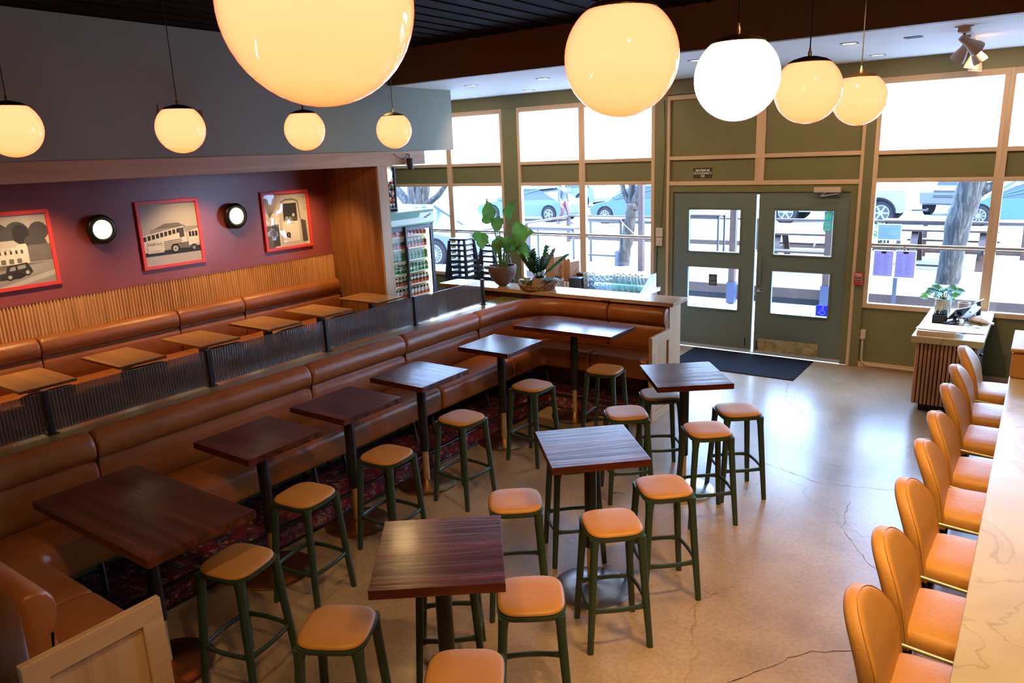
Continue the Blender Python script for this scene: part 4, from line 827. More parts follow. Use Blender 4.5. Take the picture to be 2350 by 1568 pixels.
# ------------------------------------------------------------ marble bar with upholstered stools
t = thing('marble_bar', 'long beige marble bar running down the right edge', 'bar counter', (0.28, 2.8, 0))
MB().box(-0.37, 0.42, -4.8, 4.4, 1.03, 1.07).build('bar_top', MARBLE, t, bevel=0.006)
MB().box(-0.02, 0.30, -4.75, 4.35, 0.0, 1.028).build('bar_body', OAKV, t)
t = thing('pass_box', 'tan wooden box standing on the far end of the marble bar', 'box', (0.15, 6.85, 1.071))
MB().box(-0.24, 0.24, -0.33, 0.33, 0.0, 0.20).build('box_body', mat('tan_box', (0.60, 0.30, 0.10), 0.5), t, bevel=0.015, seg=3)
MB().box(-0.25, 0.25, -0.34, 0.34, 0.202, 0.23).build('box_lid', mat('tan_box_lid', (0.64, 0.36, 0.15), 0.5), t, bevel=0.01, seg=3)
def make_bar_chair(label, x, y):
    t = thing('bar_chair', label, 'bar chair', (x, y, 0), group='round backed tan bar chairs')
    # back: half capsule outline lofted through its thickness, gently wrapped and leaning away from the bar
    def outline(w_, zb, zt, n=18):
        pts = [(-w_ * 0.94, zb)]; zc = zt - w_ * 1.02
        for k in range(n + 1):
            a = PI - PI * k / n; pts.append((w_ * math.cos(a), zc + w_ * 1.02 * math.sin(a)))
        pts.append((w_ * 0.94, zb)); return pts
    W_ = 0.235; zb, zt = 0.66, 1.10
    def place(v, z, th):  # v across, z height, th thickness coordinate (0 front .. 1 back)
        wrap = 0.07 * (v / W_) ** 2
        lean = (z - zb) * 0.22
        return (-lean + wrap * (1 if True else 0) - th, v, z)
    m2 = MB(); loops = []
    for ins, th in ((0.030, -0.006), (0.012, 0.000), (0.002, 0.014), (0.0, 0.035), (0.002, 0.056), (0.012, 0.070), (0.030, 0.075)):
        loops.append([place(v, z, th) for v, z in outline(W_ - ins, zb + ins * 0.5, zt - ins)])
    m2.loft(loops, False, False)
    # front and back faces as strips between mirrored outline points
    for ins, th in ((0.030, -0.006), (0.030, 0.075)):
        o_ = [m2.v(place(v, z, th)) for v, z in outline(W_ - ins, zb + ins * 0.5, zt - ins)]; n = len(o_)
        for i in range(n // 2 - 1):
            m2.f([o_[i], o_[i + 1], o_[n - 2 - i], o_[n - 1 - i]])
        if n % 2: m2.f([o_[n // 2 - 1], o_[n // 2], o_[n // 2 + 1]])
    b_ = m2.build('backrest', TANB, t, smooth=70)
    m2 = MB(); P = [place(v * 1.0, z, 0.016) for v, z in outline(W_ + 0.0008, zb, zt + 0.0008)]; m2.tube(P, 0.003, 6); m2.build('piping', TANB, t, smooth=60)
    m2 = MB(); kw = dict(n=4.5, seg=32)
    m2.loft([rsq(0.21, 0.66, b=0.20, cx=0.205, **kw), rsq(0.225, 0.668, b=0.222, cx=0.205, **kw), rsq(0.23, 0.69, b=0.226, cx=0.205, **kw), rsq(0.23, 0.725, b=0.226, cx=0.205, **kw), rsq(0.222, 0.745, b=0.218, cx=0.205, **kw), rsq(0.20, 0.757, b=0.195, cx=0.205, **kw), rsq(0.1, 0.764, b=0.10, cx=0.205, **kw), rsq(0.01, 0.765, b=0.01, cx=0.205, n=2, seg=32)])
    m2.build('seat', TANB, t, smooth=60)
    for s_ in (-1, 1):
        m2 = MB(); m2.tube([(-0.02, s_ * 0.245, 0.705), (0.20, s_ * 0.247, 0.690), (0.40, s_ * 0.243, 0.675)], 0.009, 10); m2.build('arm_rod', mat('pale_gold_rod', (0.42, 0.36, 0.27), 0.4, 0.6), t, smooth=60)
    for sx_ in (0.03, 0.38):
        for s_ in (-0.17, 0.17):
            m2 = MB(); m2.tube([(sx_, s_, 0.66), (sx_ + (0.03 if sx_ > 0.2 else -0.04), s_ * 1.18, 0.004)], [0.016, 0.012], 10); m2.build('leg', BLK, t, smooth=50)
    m2 = MB(); m2.tube([(0.40, -0.19, 0.25), (0.40, 0.19, 0.25)], 0.009, 8); m2.build('footrest', BRASS, t, smooth=50)
    return t
BL = ['nearest round backed tan bar chair at the bottom right', 'second tan bar chair from the camera at the marble bar', 'third tan bar chair from the camera at the marble bar', 'fourth tan bar chair from the camera, midway along the bar',
      'fifth tan bar chair from the camera, midway along the bar', 'third tan bar chair from the far end of the bar', 'second tan bar chair from the far end of the bar', 'farthest tan bar chair beside the slatted host stand']
b0 = None
for k, y in enumerate((2.93, 3.50, 4.13, 4.78, 5.35, 6.04, 6.62, 7.27)):
    if b0 is None: b0 = make_bar_chair(BL[0], -0.33, y)
    else: dup(b0, (-0.33, y, 0), random.uniform(-0.04, 0.04), BL[k])

# ------------------------------------------------------------ upper tables and chairs
def upper_table(label, x, y):
    t = thing('dining_table', label, 'table', (x, y, ZU), group='small oak tables along the wall banquette')
    MB().cbox((0, 0, 0.74), (0.72, 0.46, 0.026)).build('tabletop', TOPO, t, bevel=0.003)
    MB().cbox((0.03, 0, 0.37), (0.075, 0.075, 0.712)).build('column', BLK, t, bevel=0.004)
    MB().cbox((0.03, 0, 0.008), (0.46, 0.34, 0.014)).build('base', BLK, t)
    m2 = MB(); m2.cbox((0.03, 0, 0.718), (0.5, 0.10, 0.014)); m2.build('top_bracket', BLK, t)
    return t
def upper_chair(label, x, y):
    t = thing('dining_chair', label, 'chair', (x, y, ZU), group='dark bentwood chairs facing the wall banquette')
    DW = TOPC
    m2 = MB(); m2.loft([rsq(0.20, 0.435, 3, 24, b=0.20), rsq(0.205, 0.445, 3, 24, b=0.205), rsq(0.205, 0.455, 3, 24, b=0.205), rsq(0.19, 0.462, 3, 24, b=0.19)]); m2.build('seat', DW, t, smooth=50)
    m2 = MB(); loops = []
    for k in range(13):
        u = -1 + k / 6; yy = 0.21 * u; xx = 0.19 + 0.045 * (1 - u * u); h = 0.055 * (1 - 0.55 * u ** 4)
        loops.append([(xx - 0.009, yy, 0.73 - h), (xx + 0.009, yy, 0.73 - h), (xx + 0.012, yy, 0.73 + h), (xx - 0.006, yy, 0.73 + h)])
    m2.loft(loops); m2.build('backrest', DW, t, smooth=60)
    for k in range(5):
        u = -0.72 + k * 0.36
        m2 = MB(); m2.tube([(0.17, u * 0.18, 0.45), (0.20 + 0.03 * (1 - u * u), u * 0.21, 0.70)], 0.006, 6); m2.build('spindle', DW, t, smooth=60)
    for sx_, sy_ in ((-1, -1), (1, -1), (1, 1), (-1, 1)):
        m2 = MB(); m2.tube([(sx_ * 0.16, sy_ * 0.16, 0.44), (sx_ * 0.20, sy_ * 0.19, 0.003)], [0.015, 0.011], 8); m2.build('leg', DW, t, smooth=60)
    return t
TOPC = wood('dark_bentwood', (0.035, 0.014, 0.007), (0.06, 0.024, 0.012), (0.09, 0.038, 0.018), 'y', 0.25, coat=0.4)
TL = ['oak table nearest the left edge on the upper level', 'second oak table from the left on the upper level', 'third oak table from the left below the bus photo', 'fourth oak table from the left on the upper level', 'fifth oak table from the left on the upper level', 'farthest oak table beside the oak end panel']
TY = [2.62, 3.45, 4.27, 5.08, 5.85, 6.72]
u0 = upper_table(TL[0], -7.10, TY[0]); c0 = upper_chair('bentwood chair at the ' + TL[0], -6.72, TY[0] - 0.1)
for k in range(1, 6):
    dup(u0, (-7.10, TY[k], ZU), 0, TL[k]); dup(c0, (-6.72, TY[k] - 0.10, ZU), random.uniform(-0.08, 0.08), 'bentwood chair at the ' + TL[k])

# ------------------------------------------------------------ mat, host stand
t = tag(MB().box(-3.98, -2.32, 9.13, 10.10, 0.0005, 0.012).build('door_mat', mat('charcoal_mat', (0.016, 0.016, 0.020), 0.9, bump=0.4, bscale=300, spec=0.08), bevel=0.003), 'large charcoal entrance mat lying before the green double doors', 'door mat')
t = thing('host_stand', 'slatted host stand with marble top under the right window', 'counter', (-0.68, 9.33, 0))
MB().box(-0.32, 0.32, -0.82, 0.79, 0.79, 0.86).build('stand_top', MARBLE, t, bevel=0.004)
m2 = MB(); m2.box(-0.265, 0.27, -0.70, 0.78, 0.10, 0.788); m2.build('body', mat('dark_oak_core', (0.05, 0.02, 0.008), 0.6), t)
m2 = MB(); x = -0.275
while x < 0.27: m2.box(x, x + 0.026, -0.72, -0.70, 0.10, 0.788); x += 0.037
y = -0.70
while y < 0.76: m2.box(-0.285, -0.265, y, y + 0.026, 0.10, 0.788); y += 0.037
m2.build('slats', OAK, t, bevel=0.004)
MB().box(-0.22, 0.24, -0.62, 0.78, 0.0, 0.10).build('toe_kick', BLK, t)
# ------------------------------------------------------------ plants
def leafmat(name, c1, c2): return translucent(noisy(name, [(0.35, c1), (0.65, c2)], nscale=9, rough=0.32, coat=0.2), 0.45)
LF = leafmat('bright_leaf', (0.075, 0.19, 0.03), (0.14, 0.30, 0.055)); LD = leafmat('dark_leaf', (0.02, 0.075, 0.026), (0.045, 0.13, 0.042)); LM = leafmat('mid_leaf', (0.03, 0.10, 0.02), (0.07, 0.18, 0.035))
LY = leafmat('variegated_leaf', (0.05, 0.10, 0.015), (0.38, 0.34, 0.05)); STEM = leafmat('pale_stem', (0.16, 0.26, 0.08), (0.24, 0.34, 0.12)); SOIL = mat('potting_soil', (0.02, 0.014, 0.01), 0.9)
def leaf(mb, base, direc, L, W, nrm=(0, 0, 1), droop=0.25, wave=0.06, shape='heart', n=10, fold=0.18):
    d = Vector(direc).normalized(); n0 = Vector(nrm); n0 = (n0 - d * n0.dot(d)); n0 = n0.normalized() if n0.length > 1e-3 else Vector((1, 0, 0)); s = d.cross(n0)
    rows = []
    for i in range(n + 1):
        t_ = i / n
        if shape == 'heart': w_ = W * (math.sin(PI * min(1, t_ * 0.92 + 0.08) ** 0.62)) * (1 if t_ > 0.05 else 0.75)
        elif shape == 'strap': w_ = W * (0.35 + 0.65 * math.sin(PI * min(1, t_ + 0.05) ** 0.9))
        else: w_ = W * math.sin(PI * t_ ** 0.75)
        w_ = max(w_, 0.0006)
        c_ = Vector(base) + d * L * t_ - n0 * droop * L * t_ * t_
        row = []
        for j in (-1, -0.5, 0, 0.5, 1):
            z = abs(j) * w_ * fold + wave * W * math.sin(t_ * 15 + j * 2) * abs(j)
            row.append(mb.v(c_ + s * j * w_ + n0 * z))
        rows.append(row)
    for a, b in zip(rows, rows[1:]):
        for k in range(4): mb.f([a[k], a[k + 1], b[k + 1], b[k]])
def potted_big():
    t = thing('potted_elephant_ear', 'large leafy elephant ear plant in a brown egg shaped pot on the counter', 'potted plant', (-5.53, 7.53, 1.236))
    MB().lathe([(0.001, 0.0), (0.05, 0.0), (0.088, 0.03), (0.140, 0.09), (0.168, 0.15), (0.180, 0.22), (0.174, 0.26), (0.162, 0.26), (0.165, 0.22), (0.001, 0.21)], 36, False).build('pot', mat('brown_pot', (0.14, 0.085, 0.07), 0.5), t, smooth=50)
    MB().lathe([(0.001, 0.225), (0.16, 0.222)], 20, False).build('soil', SOIL, t)
    spec = [(-0.16, 0.62, 0.02, 0.32, 0.14, (-0.5, 0.1, 0.85)), (0.10, 0.66, 0.02, 0.26, 0.11, (0.35, 0.0, 0.8)), (0.02, 0.55, -0.05, 0.2, 0.09, (-0.7, -0.2, 0.4)), (-0.30, 0.40, 0.0, 0.22, 0.15, (-0.2, -0.1, -0.9)),
            (0.22, 0.42, -0.02, 0.30, 0.16, (0.9, 0.0, 0.25)), (0.13, 0.36, 0.08, 0.26, 0.13, (0.6, 0.2, -0.5)), (0.30, 0.30, 0.0, 0.26, 0.10, (0.5, 0.1, -0.8)), (0.0, 0.33, -0.08, 0.2, 0.10, (0.1, -0.2, -0.95)), (0.08, 0.26, -0.02, 0.22, 0.10, (0.2, -0.3, 0.6)), (-0.06, 0.30, 0.05, 0.2, 0.09, (-0.4, 0.2, 0.5))]
    for k, (dx, h, dy, L_, W_, dr) in enumerate(spec):
        b = Vector((dx * 0.2, dy * 0.3, 0.22)); e = Vector((dx, dy, 0.22 + h)); m_ = (b + e) / 2 + Vector((dx * -0.12, 0, 0.06))
        st = MB(); st.tube([b, b.lerp(m_, 0.6), m_, m_.lerp(e, 0.55), e], [0.012, 0.010, 0.008, 0.006, 0.004], 8); st.build('stem', STEM, t, smooth=60)
        lf = MB(); lp = [lf]; leaf(lf, e - Vector(dr).normalized() * 0.04, dr, L_, W_, (-0.35 + 0.1 * k % 0.5, -0.85, 0.35), 0.22, 0.10, 'heart', 14, 0.15); lf.build('leaf', LF if k != 5 else LM, t, smooth=180)
    random.seed(3)
    for k in range(5):
        a = PI + random.uniform(-0.6, 0.8); e = Vector((0.30 * math.cos(a) * random.uniform(0.7, 1), -0.05, 0.28 + random.uniform(-0.1, 0.06)))
        st = MB(); st.tube([(e.x * 0.4, 0, 0.23), e], 0.004, 6); st.build('stem', STEM, t, smooth=60)
        lf = MB(); leaf(lf, e, (math.cos(a), -0.2, -0.2), 0.09, 0.035, shape='oval'); lf.build('leaf', LM, t, smooth=180)
    return t
potted_big()
BK = (-5.0, 7.53, 1.236)
t = thing('woven_tray', 'round woven rattan tray on the counter holding small potted plants', 'tray', BK)
RAT = noisy('rattan', [(0.3, (0.20, 0.09, 0.03)), (0.6, (0.45, 0.24, 0.09))], nscale=22, rough=0.55, bump=0.6)
MB().lathe([(0.001, 0.003), (0.20, 0.003), (0.20, 0.012), (0.001, 0.012)], 36, False).build('tray_base', RAT, t)
m2 = MB()
for r_ in range(4):
    for k in range(40):
        a = 2 * PI * (k + 0.5 * (r_ % 2)) / 40; rr = 0.205 + 0.008 * r_
        m2.ball((rr * math.cos(a), rr * math.sin(a), 0.014 + 0.017 * r_), 0.0125, 6, 4, (1.2, 1.2, 0.8))
m2.build('woven_rim', RAT, t, smooth=180)
m2 = MB()
for a0 in (0.1, PI + 0.1): m2.tube([((0.235) * math.cos(a0 + q), 0.235 * math.sin(a0 + q), 0.075 + 0.03 * math.cos(q * 4.2)) for q in [-0.35 + 0.07 * i for i in range(11)]], 0.010, 8)
m2.build('handle', RAT, t, smooth=60)
def small_pot(name, label, dx, dy, r, h, m, cat='potted plant'):
    t = thing(name, label, cat, (BK[0] + dx, BK[1] + dy, BK[2] + 0.0125))
    MB().lathe([(0.001, 0), (r * 0.9, 0), (r, 0.01), (r, h), (r - 0.008, h), (r - 0.008, h - 0.02), (0.001, h - 0.02)], 28, False).build('pot', m, t, smooth=40)
    return t
t = small_pot('potted_zz_plant', 'dark leafy plant in a pale clay pot on the woven tray', 0.03, -0.02, 0.085, 0.13, mat('clay_pot', (0.38, 0.26, 0.21), 0.55))
random.seed(5)
for k in range(9):
    a = 2 * PI * k / 9 + random.uniform(-0.2, 0.2); tilt = random.uniform(0.15, 0.75); L_ = random.uniform(0.24, 0.38)
    if k == 0: a, tilt, L_ = 0.0, 0.9, 0.44
    d = Vector((math.cos(a) * math.sin(tilt), math.sin(a) * math.sin(tilt) * 0.6, math.cos(tilt)))
    st = MB(); b = Vector((0.02 * math.cos(a), 0.02 * math.sin(a), 0.11)); e = b + d * L_; st.tube([b, b + d * L_ * 0.5 + Vector((0, 0, 0.02)), e], [0.007, 0.005, 0.003], 6)
    for q in range(1, 8):
        for s_ in (-1, 1):
            p = b + d * L_ * (0.2 + 0.8 * q / 7) + Vector((0, 0, 0.01)); sd = Vector((-d.y, d.x, 0)) if abs(d.z) < 0.99 else Vector((1, 0, 0)); sd = (sd.normalized() * s_ * 0.8 + d * 0.7 + Vector((0, 0, 0.1)))
            leaf(st, p, sd, 0.095, 0.030, (0, -0.5, 0.8), 0.15, 0.08, 'oval', 5)
    st.build('frond', LD if k % 3 else LM, t, smooth=180)
t = small_pot('potted_fern', 'small feathery fern behind the clay pot on the tray', 0.13, 0.05, 0.06, 0.09, mat('grey_pot', (0.10, 0.10, 0.10), 0.5))
for k in range(14):
    a = 2 * PI * k / 14; b = Vector((0, 0, 0.08)); pts = [b + Vector((math.cos(a) * 0.17 * q, math.sin(a) * 0.12 * q, 0.13 * q - 0.13 * q * q)) for q in (0, .25, .5, .75, 1)]
    st = MB(); st.tube(pts, 0.0025, 5)
    for q in range(1, 12):
        u = q / 12; i = min(3, int(u * 4)); p = pts[i].lerp(pts[i + 1], u * 4 - i)
        for s_ in (-1, 1): leaf(st, p, (-math.sin(a) * s_, math.cos(a) * s_, 0.1), 0.04 * (1 - u * 0.5), 0.008, (0, -0.3, 1), 0.1, 0, 'oval', 3)
    st.build('frond', LM, t, smooth=180)
t = small_pot('potted_croton', 'small yellow variegated plant at the left of the woven tray', -0.12, -0.04, 0.055, 0.08, mat('terracotta_pot', (0.30, 0.11, 0.05), 0.6))
for k in range(10):
    a = 2 * PI * k / 10; lf = MB(); leaf(lf, (0.02 * math.cos(a), 0.02 * math.sin(a), 0.08), (math.cos(a), math.sin(a), 0.7 if k % 2 else -0.1), 0.12, 0.028, (0, -0.3, 1), 0.4, 0.05, 'oval', 7); lf.build('leaf', LY, t, smooth=180)
t = small_pot('potted_pink_plant', 'tiny plant with reddish pink leaves at the right of the woven tray', 0.17, -0.07, 0.035, 0.05, mat('red_pot', (0.42, 0.03, 0.05), 0.5))
for k in range(8):
    a = 2 * PI * k / 8; lf = MB(); leaf(lf, (0, 0, 0.045), (math.cos(a), math.sin(a), 0.9), 0.08, 0.016, (0, -0.3, 1), 0.4, 0.05, 'oval', 5); lf.build('leaf', LM if k % 2 else mat('pink_leaf', (0.5, 0.12, 0.12), 0.4), t, smooth=180)
HS = 0.861
t = thing('potted_host_plant', 'broad leaved plant in a pale cylinder pot on the host stand', 'potted plant', (-0.87, 9.93, HS))
MB().lathe([(0.001, 0), (0.078, 0), (0.085, 0.01), (0.085, 0.15), (0.076, 0.15), (0.076, 0.13), (0.001, 0.13)], 28, False).build('pot', mat('cream_pot', (0.55, 0.46, 0.38), 0.45), t, smooth=40)
random.seed(9)
for k in range(22):
    a = 2 * PI * k / 22 + random.uniform(-0.2, 0.2); r_ = random.uniform(0.02, 0.17); h = random.uniform(0.20, 0.34) - r_ * 0.5
    e = Vector((r_ * math.cos(a), r_ * math.sin(a) * 0.45 - 0.02, h)); st = MB(); st.tube([(0, 0, 0.13), (e.x * 0.5, e.y * 0.5, h * 0.75), e], 0.0035, 5); st.build('stem', STEM, t, smooth=60)
    lf = MB(); leaf(lf, e, (math.cos(a), math.sin(a) * 0.5 - 0.1, random.uniform(-0.2, 0.6)), random.uniform(0.10, 0.15), random.uniform(0.035, 0.05), (0, -0.6, 0.8), 0.3, 0.05, 'oval', 8); lf.build('leaf', [LF, LM, LD][k % 3], t, smooth=180)
# host stand clutter
t = thing('moss_jar', 'small glass tumbler with green contents beside the host plant', 'tumbler', (-0.83, 9.72, HS))
MB().cyl((0, 0), 0.034, 0.003, 0.06, 20).build('contents', mat('moss', (0.07, 0.14, 0.03), 0.8), t, smooth=40); MB().lathe([(0.038, 0.0), (0.038, 0.085), (0.036, 0.085), (0.036, 0.002)], 20, False).build('glass', glassy('tumbler_glass', gloss=0.10), t, smooth=40)
t = thing('empty_pot', 'small round wooden rimmed pot behind the tablet on the host stand', 'pot', (-0.66, 9.98, HS))
MB().lathe([(0.001, 0), (0.05, 0), (0.06, 0.01), (0.065, 0.11), (0.055, 0.11), (0.05, 0.02), (0.001, 0.02)], 22, False).build('pot', mat('wood_rim_pot', (0.40, 0.26, 0.18), 0.5), t, smooth=40)
t = thing('pen_cup', 'black wire caddy full of dark pens on the host stand', 'pen holder', (-0.83, 9.28, HS))
m2 = MB(); m2.box(-0.07, 0.07, -0.05, 0.05, 0.0, 0.008)
for q in ((-0.07, -0.065, -0.05, 0.05), (0.065, 0.07, -0.05, 0.05), (-0.07, 0.07, -0.05, -0.045), (-0.07, 0.07, 0.045, 0.05)): m2.box(*q, 0, 0.09)
m2.build('caddy', BLKP, t); random.seed(2)
for k in range(14):
    x_, y_ = random.uniform(-0.055, 0.055), random.uniform(-0.035, 0.035); MB().tube([(x_, y_, 0.01), (x_ + random.uniform(-0.015, 0.015), y_ + random.uniform(-0.01, 0.01), random.uniform(0.11, 0.15))], 0.005, 6).build('pen', BLKP, t, smooth=60)
GREYT = mat('tablet_grey', (0.30, 0.32, 0.36), 0.3); SCR = mat('screen_black', (0.02, 0.025, 0.035), 0.1)
def tablet(label, x, y, rz, s=1.0, z=HS):
    t = thing('tablet_stand', label, 'tablet', (x, y, z), rz)
    m2 = MB(); m2.at((0, 0, 0.10 * s), 0, R(-52)).cbox((0, 0, 0), (0.25 * s, 0.17 * s, 0.010)); m2.build('tablet_body', GREYT, t, bevel=0.003)
    m2 = MB(); m2.at((0, 0, 0.10 * s), 0, R(-52)).cbox((0, 0, -0.0062), (0.23 * s, 0.15 * s, 0.001)); m2.build('screen', SCR, t)
    m2 = MB(); m2.loft([[(-0.04, -0.06, 0), (0.04, -0.06, 0), (0.04, -0.06, 0.008), (-0.04, -0.06, 0.008)], [(-0.04, 0.08, 0), (0.04, 0.08, 0), (0.04, 0.08, 0.008), (-0.04, 0.08, 0.008)]]); m2.bar((0, 0.05, 0.004), (0, 0.01, 0.095 * s), 0.05, 0.01, (0, 1, 0)); m2.build('foot', BLKP, t)
    return t
tablet('grey tablet on an angled stand in the middle of the host stand clutter', -0.66, 9.38, R(60))
tablet('dark payment tablet leaning toward the bar on the host stand', -0.55, 9.52, R(110), 1.05)
tablet('farthest tablet stand next to the small wooden rimmed pot', -0.56, 9.78, R(75), 1.1)
t = thing('phone_handset', 'dark cordless phone handset standing in its cradle on the host stand', 'telephone', (-0.49, 9.60, HS))
MB().cbox((0, 0, 0.02), (0.09, 0.12, 0.04)).build('cradle', BLKP, t, bevel=0.008); m2 = MB(); m2.tube([(0, 0.03, 0.03), (0, 0.0, 0.10), (0, -0.05, 0.17), (0, -0.10, 0.20)], [0.022, 0.024, 0.024, 0.020], 10); m2.build('handset', mat('phone_blue_black', (0.03, 0.04, 0.07), 0.25), t, smooth=60)
t = thing('stapler', 'small black stapler lying before the tablets', 'stapler', (-0.72, 9.20, HS), R(35))
MB().cbox((0, 0, 0.006), (0.15, 0.03, 0.012)).build('stapler_base', BLKP, t, bevel=0.002); m2 = MB(); m2.bar((-0.07, 0, 0.02), (0.07, 0, 0.045), 0.03, 0.018); m2.build('stapler_arm', BLKP, t, bevel=0.004)
t = thing('metal_tumbler', 'short metal tumbler beside the grey tablet', 'tumbler', (-0.62, 9.22, HS)); MB().lathe([(0.001, 0), (0.032, 0), (0.036, 0.08), (0.033, 0.08), (0.03, 0.005), (0.001, 0.005)], 20, False).build('cup', CHROME, t, smooth=40)
t = thing('scissors', 'dark handled scissors on the host stand', 'scissors', (-0.48, 9.24, HS), R(20))
m2 = MB()
for s_ in (-1, 1): m2.tube([(0.04 + 0.02 * math.cos(q), s_ * 0.02 + 0.016 * math.sin(q), 0.006) for q in [2 * PI * i / 12 for i in range(13)]], 0.004, 6)
m2.build('grips', BLKP, t, smooth=60); m2 = MB(); m2.bar((0.02, 0.01, 0.006), (-0.09, -0.008, 0.006), 0.012, 0.003); m2.bar((0.02, -0.01, 0.008), (-0.09, 0.008, 0.008), 0.012, 0.003); m2.build('blades', CHROME, t)
t = thing('plastic_gloves', 'crumpled clear plastic bag on the far right corner of the host stand', 'bag', (-0.44, 9.40, HS), R(-30))
m2 = MB(); random.seed(4); loops = []
for k in range(9):
    u = k / 8; r_ = 0.045 * (0.4 + math.sin(PI * min(u + 0.1, 1))); loops.append([(-0.12 + 0.24 * u, r_ * 1.4 * math.cos(q) + random.uniform(-0.008, 0.008), max(0.003, r_ * 0.7 * (1 + math.sin(q)) + random.uniform(-0.006, 0.008))) for q in [2 * PI * i / 10 for i in range(10)]])
m2.loft(loops); m2.build('bag', mat('milky_plastic', (0.72, 0.62, 0.52), 0.25), t, smooth=60)
def papers(label, x, y, rz, wd, dp, h, col, z=HS):
    t = thing('paper_stack', label, 'papers', (x, y, z), rz)
    random.seed(int(x * 100)); n = max(1, int(h / 0.008))
    m2 = MB()
    for k in range(n): m2.cbox((random.uniform(-0.006, 0.006), random.uniform(-0.006, 0.006), 0.004 + k * 0.008), (wd, dp, 0.0075))
    m2.build('sheets', col, t); return t
papers('thick stack of white menus on the near edge of the host stand', -0.80, 8.72, 0.05, 0.34, 0.30, 0.05, mat('menu_cream', (0.70, 0.58, 0.44), 0.6))
papers('loose white sheets lying on the thick menu stack', -0.76, 8.76, -0.08, 0.42, 0.30, 0.01, PAPER, HS + 0.0515)
papers('single pale sheet on the right side of the host stand top', -0.50, 8.98, 0.15, 0.21, 0.28, 0.004, mat('lilac_sheet', (0.62, 0.60, 0.74), 0.6))
papers('yellowish note sheet on the right side of the host stand top', -0.47, 9.16, -0.3, 0.10, 0.13, 0.004, mat('note_yellow', (0.75, 0.75, 0.45), 0.6))
t = thing('key_hook', 'small dark keys hanging on the right side of the host stand', 'keys', (-0.375, 8.62, 0.70)); m2 = MB(); m2.ball((0, 0, 0), 0.018, 8, 6); m2.bar((0, 0, 0), (0.02, 0, -0.07), 0.02, 0.006); m2.build('keys', BLK, t, smooth=60)
# ------------------------------------------------------------ water station behind the counter
SZ = 1.03
t = thing('service_table', 'steel edged service table behind the wooden counter under the windows', 'table', (-4.95, 8.95, 0))
MB().box(-0.82, 0.80, -0.33, 0.30, SZ - 0.05, SZ).build('table_top', STAINL, t, bevel=0.003); MB().box(-0.78, 0.76, -0.28, 0.28, 0, SZ - 0.052).build('cabinet', mat('grey_cabinet', (0.18, 0.18, 0.18), 0.5), t)
MB().box(-0.1, 0.74, -0.30, 0.20, SZ, SZ + 0.004).build('drain_mat', BLKP, t); 
m2 = MB(); m2.prism([(-0.30, SZ), (0.22, SZ), (0.22, SZ + 0.20), (0.05, SZ + 0.20)], 0.765, 0.775, 'x'); m2.build('splash_guard', STAINL, t)
KR = mat('kraft_card', (0.50, 0.26, 0.13), 0.65)
def kraft(label, x, y, w_, d_, h):
    t = thing('kraft_box', label, 'carton', (x, y, SZ + 0.001), R(-12))
    m2 = MB(); m2.box(-w_ / 2, w_ / 2, -d_ / 2, d_ / 2, 0, h * 0.86); m2.build('box', KR, t, bevel=0.002)
    m2 = MB(); m2.prism([(-w_ / 2, h * 0.862), (w_ / 2, h * 0.862), (w_ / 2, h * 0.96), (w_ * 0.18, h), (0, h * 0.93), (-w_ * 0.25, h * 1.0), (-w_ / 2, h * 0.93)], -d_ / 2, -d_ / 2 + 0.004, 'y'); m2.build('flap', KR, t)
    m2 = MB(); m2.bar((w_ / 2 + 0.001, 0.0, h * 0.45), (w_ / 2 + 0.001, 0.05, h * 0.58), 0.006, 0.002, (1, 0, 0)); m2.build('slot_mark', BLKP, t)
kraft('taller brown cardboard carton at the left of the service table', -5.58, 8.85, 0.17, 0.20, 0.47); kraft('shorter brown cardboard carton second from the left on the service table', -5.38, 8.98, 0.12, 0.20, 0.38)
t = thing('cutlery_bin', 'white plastic bin in front of the cardboard cartons', 'bin', (-5.44, 8.70, SZ + 0.001))
m2 = MB(); m2.loft([rsq(0.055, 0, 5, 20, b=0.05), rsq(0.075, 0.12, 5, 20, b=0.065), rsq(0.070, 0.12, 5, 20, b=0.06), rsq(0.052, 0.01, 5, 20, b=0.045)], True, True); m2.build('bin', mat('bin_white', (0.75, 0.72, 0.68), 0.4), t, smooth=40)
m2 = MB(); m2.box(-0.035, 0.02, -0.068, -0.062, 0.07, 0.09); m2.build('label_patch', BLKP, t)
for k in range(4): MB().tube([(-0.03 + 0.02 * k, 0.0, 0.01), (-0.04 + 0.028 * k, 0.01, 0.16)], 0.008, 6).build('cutlery_handle', BLKP, t, smooth=60)
t = thing('napkin_caddy', 'black caddy beside the white bin on the service table', 'caddy', (-5.20, 8.80, SZ + 0.001)); MB().box(-0.09, 0.09, -0.06, 0.06, 0, 0.12).build('caddy', mat('caddy_navy', (0.03, 0.035, 0.06), 0.4), t, bevel=0.004); MB().box(-0.095, 0.095, -0.065, 0.065, 0.121, 0.135).build('lid', mat('caddy_lid', (0.06, 0.08, 0.16), 0.35), t, bevel=0.003)
for k in range(2):
    t = thing('salt_shaker', ['left', 'right'][k] + ' salt shaker standing before the black caddy', 'shaker', (-5.305 + 0.045 * k, 8.68, SZ + 0.001), group='salt shakers'); MB().lathe([(0.001, 0), (0.017, 0), (0.015, 0.06), (0.001, 0.06)], 14, False).build('body', mat('shaker_glass', (0.7, 0.66, 0.6), 0.3), t, smooth=40); MB().lathe([(0.016, 0.061), (0.016, 0.08), (0.008, 0.088), (0.001, 0.088)], 14, False).build('cap', CHROME, t, smooth=40)
